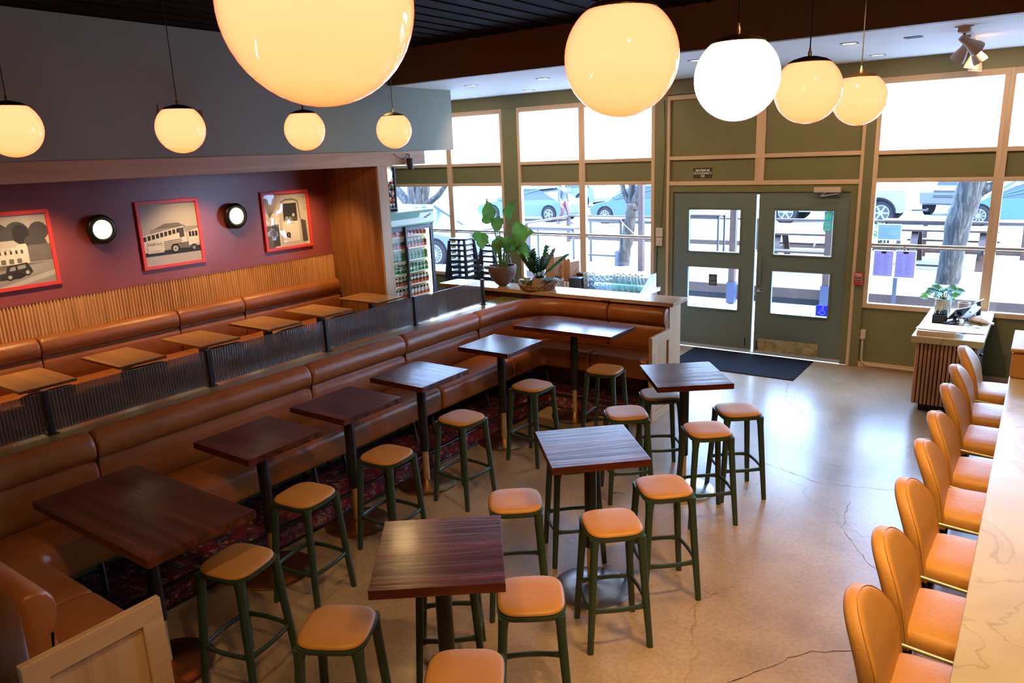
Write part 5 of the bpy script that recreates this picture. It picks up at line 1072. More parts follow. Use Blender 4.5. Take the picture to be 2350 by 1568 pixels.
for k in range(3):
    t = thing('sugar_bowl', ['left', 'middle', 'right'][k] + ' dark bowl in the row behind the black caddy', 'bowl', (-5.33 + 0.11 * k, 9.06, SZ + 0.001), group='dark bowls'); MB().lathe([(0.001, 0), (0.035, 0), (0.055, 0.05), (0.06, 0.16), (0.055, 0.16), (0.05, 0.06), (0.001, 0.01)], 20, False).build('bowl', mat('bowl_brown', (0.10, 0.05, 0.035), 0.35), t, smooth=50)
t = thing('paper_cups', 'stack of pale green paper cups on the service table', 'cups', (-5.08, 8.86, SZ + 0.001)); m2 = MB()
for k in range(6): m2.lathe([(0.030, 0.02 * k), (0.040, 0.09 + 0.02 * k), (0.042, 0.095 + 0.02 * k)], 18, False)
m2.build('cups', mat('cup_green', (0.62, 0.74, 0.62), 0.5), t, smooth=40)
TUM = glassy('tumbler_clear', (0.82, 0.87, 0.92), gloss=0.16, diff=0.08, rough=0.04, diffcol=(0.7, 0.78, 0.85)); first = None
n = 0
for r_ in range(3):
    for c_ in range(4):
        for h in range(3 if r_ else 3):
            p = (-4.99 + 0.088 * c_, 8.70 + 0.10 * r_, SZ + 0.006 + 0.066 * h); n += 1
            lb = 'clear upturned tumbler in the stack left of the bottles'
            if first is None:
                first = MB().lathe([(0.034, 0.0), (0.037, 0.02), (0.033, 0.058), (0.028, 0.064), (0.001, 0.064)], 14, False).build('tumbler', TUM, smooth=50); first.location = p; tag(first, lb, 'glass', 'stacked clear tumblers on the service table')
            else: q = first.copy(); C.objects.link(q); q.location = p
BOT = glassy('bottle_glass', (0.75, 0.88, 0.85), gloss=0.14, diff=0.10, rough=0.05, diffcol=(0.6, 0.75, 0.72)); first = None
for r_ in range(3):
    for c_ in range(5):
        p = (-4.60 + 0.088 * c_, 8.69 + 0.095 * r_, SZ + 0.006)
        if first is None:
            first = thing('water_bottle', 'clear glass water bottle in the group at the right end of the service table', 'bottle', p, group='clear water bottles on the service table')
            MB().lathe([(0.001, 0), (0.038, 0.0), (0.040, 0.02), (0.040, 0.12), (0.030, 0.155), (0.018, 0.175), (0.016, 0.20)], 16, False).build('bottle', BOT, first, smooth=50); MB().lathe([(0.019, 0.195), (0.019, 0.215), (0.001, 0.217)], 12, False).build('stopper', mat('stopper_white', (0.75, 0.8, 0.85), 0.3), first, smooth=40)
        else: dup(first, p, 0)

# ------------------------------------------------------------ drinks fridge (front faces the room)
FX = -7.50
t = thing('drinks_fridge', 'tall green topped glass door drinks fridge beside the oak end panel', 'fridge', (-7.80, 7.88, ZU))
f = lambda x: x + 7.80; zz = lambda z: z - ZU; yy = lambda y: y - 7.88
FB = mat('fridge_dark_frame', (0.05, 0.055, 0.075), 0.35)
m2 = MB(); m2.box(-0.30, 0.30, -0.62, -0.60, 0.0, 1.55); m2.box(-0.30, 0.30, 0.60, 0.62, 0.0, 1.55); m2.box(-0.30, -0.28, -0.60, 0.60, 0, 1.55); m2.box(-0.28, 0.30, -0.60, 0.60, 0.0, 0.42); m2.build('cabinet', FB, t)
m2 = MB(); m2.box(-0.279, -0.27, -0.595, 0.595, 0.42, 1.55); m2.box(-0.27, 0.27, 0.588, 0.599, 0.42, 1.55); m2.box(-0.27, 0.27, -0.599, -0.588, 0.42, 1.55); m2.build('liner', mat('fridge_liner', (0.75, 0.75, 0.65), 0.5), t)
for k in range(6): MB().box(-0.26, 0.24, -0.585, 0.585, 0.505 + 0.18 * k - 0.012, 0.505 + 0.18 * k).build('shelf', mat('shelf_white', (0.80, 0.80, 0.72), 0.4), t)
GRS = mat('sign_green', (0.05, 0.20, 0.11), 0.35); HW = mat('header_white', (0.62, 0.74, 0.68), 0.35)
m2 = MB(); m2.box(-0.30, 0.33, -0.62, 0.62, 1.552, 1.76); m2.build('header', HW, t, bevel=0.006)
m2 = MB(); m2.prism([(-0.61, 1.655), (0.28, 1.655), (0.32, 1.72), (0.61, 1.72), (0.61, 1.755), (-0.61, 1.755)], 0.3305, 0.333, 'x'); m2.box(0.3305, 0.333, -0.61, 0.61, 1.555, 1.575); m2.build('header_graphic', GRS, t)
m2 = MB(); m2.tube([(0.334, 0.40 + 0.012 * k, 1.64 + 0.018 * math.sin(k * 1.3) + 0.004 * k) for k in range(14)], 0.004, 5); m2.build('header_script', GRS, t)
def fdoor(y0, y1, x, nm='glass_door'):
    m2 = MB(); w_ = 0.035
    m2.box(x, x + 0.03, y0, y0 + w_, 0.42, 1.54); m2.box(x, x + 0.03, y1 - w_, y1, 0.42, 1.54); m2.box(x, x + 0.03, y0 + w_, y1 - w_, 0.42, 0.47); m2.box(x, x + 0.03, y0 + w_, y1 - w_, 1.48, 1.54)
    d = m2.build(nm, FB, t, bevel=0.003)
    g = MB().box(x + 0.012, x + 0.016, y0 + w_, y1 - w_, 0.47, 1.48).build('pane', GLASS, d)
    return d
d_ = fdoor(-0.60, 0.08, 0.235); d_ = fdoor(0.02, 0.595, 0.27)
MB().box(0.302, 0.312, 0.028, 0.045, 0.75, 1.25).build('door_handle', BLK, d_)
m2 = MB(); m2.box(0.20, 0.225, 0.555, 0.575, 0.47, 1.50); m2.build('light_tube', mat('fridge_light', (1, 1, 1), 0.3, emit=(1.0, 1.0, 0.82), es=9.0), t)
m2 = MB(); m2.box(0.20, 0.225, -0.58, -0.56, 0.47, 1.50); m2.build('light_tube', mat('fridge_light', (1, 1, 1)), t)
CANM = {'orange': mat('can_orange', (0.75, 0.14, 0.04), 0.4), 'green': mat('can_green', (0.03, 0.30, 0.10), 0.4), 'dark': mat('can_dark', (0.05, 0.06, 0.06), 0.4), 'white': mat('can_white', (0.75, 0.74, 0.68), 0.4), 'lid': mat('can_lid_black', (0.03, 0.03, 0.035), 0.35)}
def can_mesh(cols, r=0.030, h=0.125):
    m2 = MB(); z = 0.0; n_ = len(cols)
    for i, (c_, hh) in enumerate(cols):
        m2.mi = i; r0 = r * (0.55 if i == n_ - 1 else 1); m2.cyl((0, 0), r0, z, z + hh * h, 12); z += hh * h
    o = m2.build('drink_can', [CANM[c_] for c_, _ in cols], smooth=40); return o
rows = [('bottom', [('orange', .35), ('white', .42), ('lid', .23)]), ('second', [('orange', .35), ('dark', .2), ('white', .25), ('lid', .2)]), ('third', [('green', .35), ('white', .2), ('green', .3), ('lid', .15)]),
        ('fourth', [('green', .5), ('dark', .1), ('green', .3), ('white', .1)]), ('fifth', [('orange', .35), ('dark', .4), ('white', .25)]), ('top', [('orange', .6), ('white', .4)])]
for k, (nm, cols) in enumerate(rows):
    proto = can_mesh(cols, h=0.125 if k < 5 else 0.085); lb = '%s fridge shelf, one small drink can of its row, counted from the bottom' % nm
    tag(proto, lb, 'can', 'drink cans on the %s fridge shelf' % nm); proto.location = (-7.60, 7.36, ZU + 0.506 + 0.18 * k)
    for j in range(1, 15):
        for depth in range(1):
            y_ = 7.36 + 0.0755 * j
            if 7.90 < y_ < 7.93: continue
            q = proto.copy(); C.objects.link(q); q.location = (-7.60 - 0.003 * (j % 3), y_, ZU + 0.506 + 0.18 * k)
t = thing('can_tower', 'narrow black framed column of stacked cans standing on the fridge', 'display', (-7.62, 7.55, 2.115))
m2 = MB(); m2.box(-0.08, 0.05, -0.01, 0.01, 0.0, 0.62); m2.box(-0.08, 0.05, 0.28, 0.30, 0.0, 0.62); m2.box(-0.08, 0.05, 0.01, 0.28, 0.04, 0.055); m2.build('frame', FB, t)
tc_ = [('orange', 'white', 'dark'), ('dark', 'white', 'green'), ('orange', 'dark', 'white'), ('white', 'orange', 'dark'), ('green', 'white', 'orange')]
for c_ in range(4):
    for r_ in range(6):
        cc = tc_[(c_ * 2 + r_) % 5]
        key = 'tower%d' % ((c_ * 2 + r_) % 5)
        if key not in MATS:
            o = can_mesh([(cc[0], .4), (cc[1], .3), (cc[2], .3)], 0.028, 0.088); MATS[key] = o; tag(o, 'small can with %s and %s bands stacked in the narrow tower on the fridge' % (cc[0], cc[2]), 'can', 'cans in the narrow tower with %s and %s bands' % (cc[0], cc[2]))
        else: o = MATS[key].copy(); C.objects.link(o)
        o.location = (-7.60, 7.55 + 0.045 + 0.064 * c_, 2.115 + 0.058 + 0.09 * r_)
t = thing('neon_ring', 'white neon double ring sign above the fridge at the end of the oak panel', 'sign', (-7.30, 7.42, 2.64)); NEON = mat('neon_white', (1, 1, 1), 0.3, emit=(1, 0.9, 0.75), es=4)
for r_ in (0.075, 0.045): MB().tube([(0, r_ * math.cos(q), r_ * math.sin(q)) for q in [2 * PI * i / 28 for i in range(29)]], 0.006, 6).build('neon_tube', NEON, t, smooth=60)
MB().box(-0.02, -0.012, -0.09, 0.09, -0.09, 0.12).build('backing', mat('neon_back', (0.5, 0.45, 0.4), 0.5), t)

# ------------------------------------------------------------ stacked black metal stools near the window
def make_metal_stool():
    t = thing('metal_stool', 'black metal stool', 'stool', (0, 0, 0))
    m2 = MB(); m2.loft([rsq(0.155, 0.60, 5, 16), rsq(0.165, 0.615, 5, 16), rsq(0.160, 0.63, 5, 16), rsq(0.05, 0.628, 3, 16)]); m2.build('seat', BLK, t, smooth=50)
    for sx_, sy_ in ((-1, -1), (1, -1), (1, 1), (-1, 1)):
        m2 = MB(); m2.tube([(sx_ * 0.14, sy_ * 0.14, 0.60), (sx_ * 0.205, sy_ * 0.205, 0.002)], [0.026, 0.018], 6); m2.build('leg', BLK, t)
    m2 = MB(); s_ = 0.175
    for a, b in (((-1, -1), (1, -1)), ((1, -1), (1, 1)), ((1, 1), (-1, 1)), ((-1, 1), (-1, -1))): m2.bar((a[0] * s_, a[1] * s_, 0.26), (b[0] * s_, b[1] * s_, 0.26), 0.006, 0.03)
    m2.build('cross_brace', BLK, t)
    return t
ms = None; ord_ = ['lowest', 'second from the bottom', 'third from the bottom', 'fourth from the bottom', 'fourth from the top', 'third from the top', 'second from the top', 'topmost']
for s_, (x, y, z0, nn, nm) in enumerate(((-7.62, 9.30, ZU, 8, 'taller'), (-7.06, 9.42, ZU, 7, 'shorter'))):
    for k in range(nn):
        o_ = ord_ if nn == 8 else ['lowest', 'second from the bottom', 'third from the bottom', 'middle one', 'third from the top', 'second from the top', 'topmost']
        lb = 'black metal stool in the %s window stack, %s' % (nm, o_[k])
        p = (x, y, z0 + 0.0855 * k)
        if ms is None: ms = make_metal_stool(); ms.location = p; ms['label'] = lb; ms['group'] = 'nested black metal stools by the window'; ms.rotation_euler = (0, 0, R(8)); snapshot(ms)
        else: dup(ms, p, R(8 - 14 * s_) + random.uniform(-0.03, 0.03), lb)

# ------------------------------------------------------------ outside
CONC = noisy('pale_asphalt', [(0.3, (0.30, 0.30, 0.31)), (0.7, (0.38, 0.38, 0.38))], nscale=2, rough=0.85)
PAV = noisy('sidewalk', [(0.3, (0.34, 0.35, 0.38)), (0.7, (0.46, 0.47, 0.50))], nscale=6, rough=0.8)
m2 = MB(); m2.box(-110, 60, 19.6, 160, -0.3, -0.10); struct(m2.build('ground', CONC))
m2 = MB(); m2.box(-110, 60, YF + T, 19.6, -0.3, -0.02); struct(m2.build('ground_sidewalk', PAV))
DECK = wood('deck_boards', (0.10, 0.085, 0.075), (0.14, 0.12, 0.105), (0.19, 0.165, 0.145), 'x', 0.7)
RW = wood('redwood_rail', (0.018, 0.007, 0.004), (0.028, 0.011, 0.006), (0.040, 0.017, 0.009), 'z', 0.6)
RWX = wood('redwood_rail_long', (0.018, 0.007, 0.004), (0.028, 0.011, 0.006), (0.040, 0.017, 0.009), 'x', 0.6)
m2 = MB(); DZ = 0.28
y = 13.9
while y < 19.0: m2.box(-9.5, 3.5, y, y + 0.135, DZ - 0.03, DZ); y += 0.14
m2.mi = 1; m2.box(-9.5, 3.5, 13.86, 13.899, 0.10, DZ); m2.mi = 2; m2.box(-9.5, 3.5, 13.92, 18.95, -0.02, 0.10)
struct(m2.build('floor_deck', [DECK, RWX, mat('deck_shadow_gap', (0.010, 0.012, 0.02), 0.8)]))
def fence(label, pts, posts, z0, top, mid=()):
    t = thing('patio_railing', label, 'railing', (pts[0][0], pts[0][1], z0)); ox, oy = pts[0]
    for a, b in zip(pts, pts[1:]):
        MB().bar((a[0] - ox, a[1] - oy, top - z0), (b[0] - ox, b[1] - oy, top - z0), 0.14, 0.045).build('top_rail', RWX, t)
        for z in mid: MB().bar((a[0] - ox, a[1] - oy, z - z0), (b[0] - ox, b[1] - oy, z - z0), 0.04, 0.12).build('lower_rail', RWX, t)
    for (x, y_) in posts: MB().box(x - ox - 0.045, x - ox + 0.045, y_ - oy - 0.045, y_ - oy + 0.045, 0, top - z0 - 0.024).build('post', RW, t)
    return t
fence('long redwood railing along the street side of the deck', [(-11.4, 18.9), (3.4, 18.9)], [(-11.4 + 1.85 * k, 18.9) for k in range(9)], DZ, 1.0 + 0.04, (0.42,))
fence('short slanting redwood railing at the left end of the deck', [(-11.4, 18.85), (-11.6, 14.6)], [(-11.55, 16.9), (-11.6, 14.6)], 0.0, 1.02)
for k, (x, y_, lb) in enumerate(((-7.05, 14.7, 'tall redwood post beside the middle tree in the fourth window'), (-4.63, 13.5, 'redwood post seen through the left door panes'), (-3.02, 13.7, 'redwood post seen through the right door panes'))):
    t = thing('patio_post', lb, 'post', (x, y_, 0 if y_ < 13.85 else DZ)); MB().box(-0.055, 0.055, -0.055, 0.055, 0, 3.6).build('post', RW, t)
    if y_ < 13.85: MB().box(-0.075, 0.075, -0.075, 0.075, 0, 0.40).build('steel_shoe', mat('blue_steel', (0.01, 0.02, 0.05), 0.4), t)
def picnic(label, x, y_, rz):
    t = thing('picnic_table', label, 'table', (x, y_, DZ), rz); RP = mat('redwood_dark', (0.20, 0.075, 0.035), 0.6)
    m2 = MB()
    for k in range(5): m2.cbox((0, -0.30 + 0.15 * k, 0.74), (1.7, 0.135, 0.04))
    m2.build('tabletop', RWX, t)
    for s_ in (-1, 1):
        m2 = MB(); m2.cbox((0, s_ * 0.70 - 0.075, 0.44), (1.7, 0.135, 0.04)); m2.cbox((0, s_ * 0.70 + 0.075, 0.44), (1.7, 0.135, 0.04)); m2.build('bench', RWX, t)
        for q in (-1, 1): MB().bar((s_ * 0.6, q * 0.25, 0.71), (s_ * 0.6, q * 0.62, 0.0), 0.04, 0.13, (1, 0, 0)).build('leg', RW, t)
        MB().bar((s_ * 0.64, -0.75, 0.39), (s_ * 0.64, 0.75, 0.39), 0.04, 0.12).build('crossbeam', RW, t)
picnic('picnic table on the deck seen through the right door', -3.95, 16.3, 0.0); picnic('picnic table on the deck seen through the right window behind the thick tree', -1.55, 17.6, 0.0)
def bar_frame(label, x, y_, wd, z0):
    t = thing('steel_frame_table', label, 'table', (x, y_, z0)); SF = mat('frame_steel_dark', (0.012, 0.012, 0.018), 0.4)
    for s_ in (0, 1):
        m2 = MB(); X_ = s_ * wd; m2.bar((X_, 0, 0), (X_, 0, 1.02), 0.04, 0.04, (0, 1, 0)); m2.bar((X_, 0.4, 0), (X_, 0.4, 1.02), 0.04, 0.04, (0, 1, 0)); m2.build('leg_pair', SF, t)
    m2 = MB(); m2.bar((0, 0, 1.0), (wd, 0, 1.0), 0.04, 0.04); m2.bar((0, 0, 0.22), (wd, 0, 0.22), 0.04, 0.04); m2.bar((0, 0.4, 1.0), (wd, 0.4, 1.0), 0.04, 0.04); m2.build('frame_rail', SF, t)
    MB().box(-0.05, wd + 0.05, -0.02, 0.42, 1.025, 1.06).build('tabletop', RWX, t)
bar_frame('dark steel framed high table left of the middle tree', -8.80, 15.2, 1.0, -0.02 + 0.30); bar_frame('dark steel framed high table further left behind the counter plants', -10.7, 15.8, 1.3, -0.02); bar_frame('dark steel framed high table right of the middle tree beside the tall post', -7.35, 16.6, 1.3, DZ)
bar_frame('dark steel framed high table left of the thick tree in the right window', -2.5, 16.0, 1.2, DZ)
t = thing('menu_pole', 'slim dark metal pole standing on the deck edge in the right window', 'pole', (-1.93, 13.7, -0.02)); m2 = MB(); m2.box(-0.03, 0.03, -0.03, 0.03, 0, 1.32); m2.build('pole', mat('pole_blue_grey', (0.02, 0.022, 0.035), 0.4), t)
BARK = noisy('furrowed_bark', [(0.40, (0.0015, 0.0013, 0.0012)), (0.5, (0.012, 0.0105, 0.009)), (0.62, (0.045, 0.040, 0.034))], (11, 11, 1.3), 2.0, 8, 0.8, 0.85, 1.0)
def tree(label, x, y_, z0, limbs):
    t = thing('street_tree', label, 'tree', (x, y_, z0))
    for k, (pts, rs) in enumerate(limbs):
        P = []; RR = []
        for i in range(len(pts) - 1):
            for q in range(5):
                u = q / 5; P.append(Vector(pts[i]).lerp(Vector(pts[i + 1]), u) + Vector((random.uniform(-1, 1), random.uniform(-1, 1), 0)) * 0.010); RR.append((rs[i] * (1 - u) + rs[i + 1] * u) * random.uniform(0.95, 1.05))
        P.append(Vector(pts[-1])); RR.append(rs[-1])
        MB().tube(P, RR, 14).build('trunk' if k == 0 else 'branch', BARK, t, smooth=180)
    return t
random.seed(21)
tm = tree('tree with a forked trunk in the fourth window, cable tied round it', -7.85, 15.3, -0.02, [
    ([(0.0, 0, 0), (0.12, 0, 0.7), (0.25, 0, 1.35), (0.30, 0, 1.72)], [0.16, 0.135, 0.125, 0.15]), ([(0.28, 0, 1.62), (0.27, 0.02, 2.2), (0.22, 0, 3.4)], [0.09, 0.08, 0.06]),
    ([(0.30, 0, 1.58), (0.47, -0.02, 1.95), (0.60, 0, 2.4), (0.75, 0, 3.4)], [0.11, 0.095, 0.085, 0.06]), ([(0.24, 0, 1.65), (0.08, 0, 1.95), (-0.02, 0, 2.3), (-0.1, 0, 3.2)], [0.075, 0.06, 0.055, 0.04])])
MB().tube([(0.08, -0.15, 1.33), (0.22, -0.155, 1.20), (0.38, -0.13, 1.06)], 0.008, 5).build('tied_cable', mat('cable_pale', (0.4, 0.38, 0.36), 0.5), tm)
m2 = MB(); m2.lathe([(0.175, 0.0), (0.165, 0.62)], 16, False, (0.03, 0, 0)); m2.build('trunk_wrap', glassy('mesh_wrap_blue', (0.20, 0.25, 0.45), 0.05, 0.35, 30, 'Z', 0.4, (0.02, 0.03, 0.08)), tm, smooth=60)
tree('thick leaning tree trunk in the right window beyond the host stand', -1.32, 15.4, DZ, [
    ([(0.0, 0, -0.1), (0.03, 0, 0.5), (0.08, 0, 1.1), (0.22, 0, 1.8), (0.32, 0, 2.6), (0.36, 0, 3.2)], [0.20, 0.19, 0.20, 0.225, 0.22, 0.19]), ([(0.32, 0, 1.62), (0.55, 0, 1.75), (0.75, -0.05, 1.95), (0.95, 0, 2.5)], [0.10, 0.075, 0.06, 0.05])])
tree('low tree with many spreading trunks seen above the fridge', -16.6, 18.0, -0.05, [
    ([(0, 0, 0), (0, 0, 0.9), (0.05, 0, 1.35)], [0.42, 0.36, 0.34]), ([(-0.12, 0, 1.1), (-0.35, 0, 1.55), (-0.7, 0, 1.9), (-1.2, 0, 2.3)], [0.24, 0.17, 0.13, 0.10]), ([(-0.05, 0, 1.2), (-0.05, 0, 1.9), (-0.15, 0, 3.0)], [0.22, 0.17, 0.12]),
    ([(0.08, 0, 1.2), (0.22, 0, 1.8), (0.4, 0, 2.8)], [0.20, 0.13, 0.10]), ([(0.15, 0.1, 1.2), (0.42, 0.1, 1.8), (0.7, 0.1, 2.8)], [0.18, 0.12, 0.09]), ([(0.18, 0, 1.15), (0.6, 0, 1.5), (1.05, 0, 1.75), (1.6, 0, 2.3)], [0.16, 0.11, 0.09, 0.06])])
# planter bush beside the left of the right window
t = thing('bush', 'feathery green bush outside behind the menu sheets', 'bush', (-2.95, 18.3, DZ)); m2 = MB(); random.seed(8)
for k in range(260): a = random.uniform(0, 2 * PI); e = random.uniform(0, PI / 2); r_ = 0.35 * random.random() ** 0.4; leaf(m2, (r_ * math.cos(a) * math.cos(e), r_ * math.sin(a) * math.cos(e), 0.45 + 0.9 * r_ * math.sin(e)), (math.cos(a), math.sin(a), random.uniform(-0.3, 1)), 0.12, 0.03, shape='oval', n=3)
m2.build('foliage', LM, t); MB().cyl((0, 0), 0.05, 0, 0.5, 8).build('stem', BARK, t)
# cars
TYRE = mat('tyre', (0.012, 0.012, 0.014), 0.8, spec=0.1); RIM = mat('alloy', (0.09, 0.09, 0.095), 0.5); CGL = mat('car_glass', (0.02, 0.03, 0.04), 0.2, spec=0.2); WELL = mat('wheel_well', (0.004, 0.004, 0.006), 0.8, spec=0.1)
def car(name, label, x, y_, rz, col, prof, win, wheels, wr, wd, z0=-0.10, spokes=10, extra=None):
    t = thing(name, label, 'car', (x, y_, z0), rz); CM = mat('car_paint_' + name + str(len(MATS)), col, 0.5, spec=0.25)
    # lower body with wheel arches cut in the outline, cabin inset above
    lo = []
    for k in range(len(prof)): lo.append(prof[k])
    bx = MB(); n = 5
    loops = []
    for yo, ins in ((-wd / 2, 0.05), (-wd / 2 + 0.05, 0.0), (wd / 2 - 0.05, 0.0), (wd / 2, 0.05)):
        cx = sum(p[0] for p in lo) / len(lo); cz = sum(p[1] for p in lo) / len(lo)
        loops.append([(p[0] + (cx - p[0]) * ins * 0.25, yo, p[1] + (0.55 - p[1]) * ins) for p in lo])
    bx.loft(loops); bx.build('body', CM, t, smooth=30)
    wb = MB(); zt = max(p[1] for p in win); loops = []
    zb = min(p[1] for p in win)
    for yo in (-1, 1):
        lp = [(p[0], yo * (wd / 2 - 0.03 - 0.22 * (p[1] - zb) / (zt - zb) * 0.6), p[1]) for p in win]; loops.append(lp)
    wb.loft(loops); wb.build('windows', CGL, t, smooth=30)
    rf = MB(); top = sorted([p for p in win if p[1] > zt - 0.12], key=lambda p: p[0]); x0, x1 = top[0][0] - 0.02, top[-1][0] + 0.02; q = wd / 2 - 0.13
    rf.loft([[(x0, -q, zt - 0.02), (x0 + 0.1, -q + 0.04, zt + 0.03), (x1 - 0.1, -q + 0.04, zt + 0.03), (x1, -q, zt - 0.02)], [(x0, q, zt - 0.02), (x0 + 0.1, q - 0.04, zt + 0.03), (x1 - 0.1, q - 0.04, zt + 0.03), (x1, q, zt - 0.02)]]); rf.build('roof', CM, t, smooth=30)
    xs = [p[0] for p in win if p[1] < zb + 0.05]
    for fx in (0.0, 0.5, 1.0):
        tx = x0 + (x1 - x0) * fx; bx_ = min(xs) + (max(xs) - min(xs)) * fx
        for s_ in (-1, 1): MB().bar((bx_, s_ * (wd / 2 - 0.025), zb), (tx, s_ * (wd / 2 - 0.15), zt), 0.05, 0.04).build('pillar', CM, t)
    for wx in wheels:
        for s_ in (-1, 1):
            y0 = s_ * (wd / 2 - 0.09); rot_ = PI / 2 if s_ < 0 else -PI / 2
            MB().at((wx, y0 + s_ * 0.095, wr + 0.02), 0, -s_ * PI / 2).lathe([(wr * 1.14, -0.005), (wr * 1.14, 0.003)], 28).build('wheel_arch', WELL, t)
            w_ = MB(); w_.at((wx, y0, wr), 0, -s_ * PI / 2).lathe([(wr * 0.62, -0.10), (wr * 0.96, -0.10), (wr, -0.07), (wr, 0.09), (wr * 0.94, 0.115), (wr * 0.68, 0.12)], 28); wh = w_.build('wheel', TYRE, t, smooth=40)
            w_ = MB(); w_.at((wx, y0, wr), 0, -s_ * PI / 2); w_.lathe([(wr * 0.68, 0.122), (wr * 0.64, 0.126), (wr * 0.60, 0.122)], 28, False); w_.lathe([(0.001, 0.128), (wr * 0.18, 0.128), (wr * 0.2, 0.121)], 14, False)
            for k in range(spokes):
                a = 2 * PI * k / spokes; w_.bar((wr * 0.15 * math.cos(a), wr * 0.15 * math.sin(a), 0.124), (wr * 0.64 * math.cos(a), wr * 0.64 * math.sin(a), 0.124), wr * (0.85 / spokes), 0.01)
            w_.build('rim', RIM, wh)
            w_ = MB(); w_.at((wx, y0, wr), 0, -s_ * PI / 2).lathe([(wr * 0.60, 0.121), (0.001, 0.1205)], 20, False); w_.build('rim_back', mat('rim_shadow', (0.01, 0.01, 0.014), 0.7), wh)
    if extra: extra(t, CM, wd)
    return t
SED = [(-2.35, 0.35), (-2.42, 0.55), (-2.30, 0.72), (-1.3, 0.90), (1.55, 0.96), (2.2, 0.90), (2.35, 0.72), (2.32, 0.38), (2.2, 0.22), (-2.2, 0.22)]
SEDW = [(-1.35, 0.88), (-0.55, 1.32), (-0.2, 1.42), (0.6, 1.43), (1.1, 1.34), (1.9, 0.94)]
car('sedan_car', 'silver blue sedan parked beyond the deck behind the large plant', -19.25, 28.6, 0, (0.045, 0.070, 0.095), SED, SEDW, (-1.5, 1.55), 0.34, 1.8, spokes=5)
car('hatchback_car', 'pale blue car behind the forked tree in the fourth window', -13.55, 28.6, 0, (0.028, 0.060, 0.10), [(-2.1, 0.35), (-2.15, 0.6), (-1.9, 0.80), (-1.1, 0.97), (1.6, 1.02), (1.95, 0.9), (2.0, 0.4), (1.9, 0.22), (-1.9, 0.22)], [(-1.2, 0.94), (-0.5, 1.42), (0.0, 1.52), (1.2, 1.50), (1.7, 1.0)], (-1.4, 1.30), 0.33, 1.75, spokes=10)
def tow(t, CM, wd):
    MB().box(2.5, 3.0, -0.04, 0.04, 0.42, 0.48).build('tow_bar', BLK, t); MB().tube([(3.0, 0, 0.45), (3.0, 0, 0.52)], 0.03).build('tow_ball', BLK, t)
    MB().box(2.42, 2.46, -0.8, -0.6, 0.95, 1.15).build('tail_lamp', mat('amber_lamp', (0.8, 0.45, 0.1), 0.3), t); m2 = MB(); m2.tube([(1.55 + 0.54 * math.cos(q), -wd / 2 - 0.02, 0.42 + 0.5 * math.sin(q)) for q in [R(a) for a in range(0, 181, 15)]], 0.05, 6); m2.build('wheel_flare', WELL, t)
car('pickup_truck', 'white pickup truck with dark wheel flares seen in the right window', -6.45, 30.4, 0, (0.10, 0.10, 0.098), [(-2.5, 0.5), (-2.55, 0.9), (-2.4, 1.15), (-1.4, 1.2), (2.4, 1.25), (2.45, 0.6), (2.3, 0.42), (-2.3, 0.42)], [(-1.4, 1.18), (-0.9, 1.75), (-0.6, 1.82), (0.7, 1.82), (0.9, 1.2)], (-1.65, 1.65), 0.42, 1.95, spokes=6, extra=tow)
def grille(t, CM, wd):
    m2 = MB()
    for k in range(5): m2.box(-2.34, -2.30, -0.42, 0.42, 0.72 + 0.06 * k, 0.75 + 0.06 * k)
    m2.build('grille', BLK, t)
car('teal_car', 'pale teal car at the right edge beyond the thick tree', -0.35, 30.6, 0, (0.028, 0.065, 0.055), SED, SEDW, (-1.5, 1.55), 0.34, 1.8, spokes=10)
car('white_jeep', 'white off road car facing the street between the pickup and the thick tree', -2.6, 35.2, R(75), (0.09, 0.09, 0.09), [(-2.3, 0.5), (-2.35, 0.9), (-2.2, 1.05), (-0.9, 1.1), (2.1, 1.15), (2.15, 0.6), (2.0, 0.42), (-2.1, 0.42)], [(-0.9, 1.08), (-0.6, 1.7), (-0.4, 1.78), (2.0, 1.78), (2.1, 1.12)], (-1.5, 1.4), 0.42, 1.85, spokes=6, extra=grille)
car('parked_suv', 'white car parked close outside behind the stacked stools', -15.05, 16.4, 0, (0.045, 0.055, 0.065), [(-2.3, 0.35), (-2.35, 0.8), (-2.1, 1.0), (1.0, 0.98), (2.15, 0.82), (2.35, 0.65), (2.35, 0.35), (2.2, 0.24), (-2.2, 0.24)], [(-2.0, 0.98), (-1.7, 1.45), (-1.3, 1.55), (0.0, 1.55), (1.0, 0.98)], (-1.45, 1.42), 0.36, 1.8, spokes=15)
def plate_rear(t, CM, wd): MB().box(-0.9, 0.9, -wd / 2 - 0.02, -wd / 2, 0.85, 1.1).build('dark_trim', mat('dark_trim', (0.05, 0.06, 0.08), 0.4), t)
car('street_suv', 'dark windowed pale vehicle in the second row behind the silver sedan', -21.8, 36.0, 0, (0.06, 0.075, 0.09), [(-2.4, 0.4), (-2.45, 0.9), (-2.2, 1.05), (2.2, 1.08), (2.3, 0.5), (2.2, 0.3), (-2.2, 0.3)], [(-1.9, 1.05), (-1.5, 1.6), (-1.2, 1.7), (1.6, 1.7), (2.0, 1.08)], (-1.5, 1.5), 0.38, 1.85, spokes=8, extra=plate_rear)

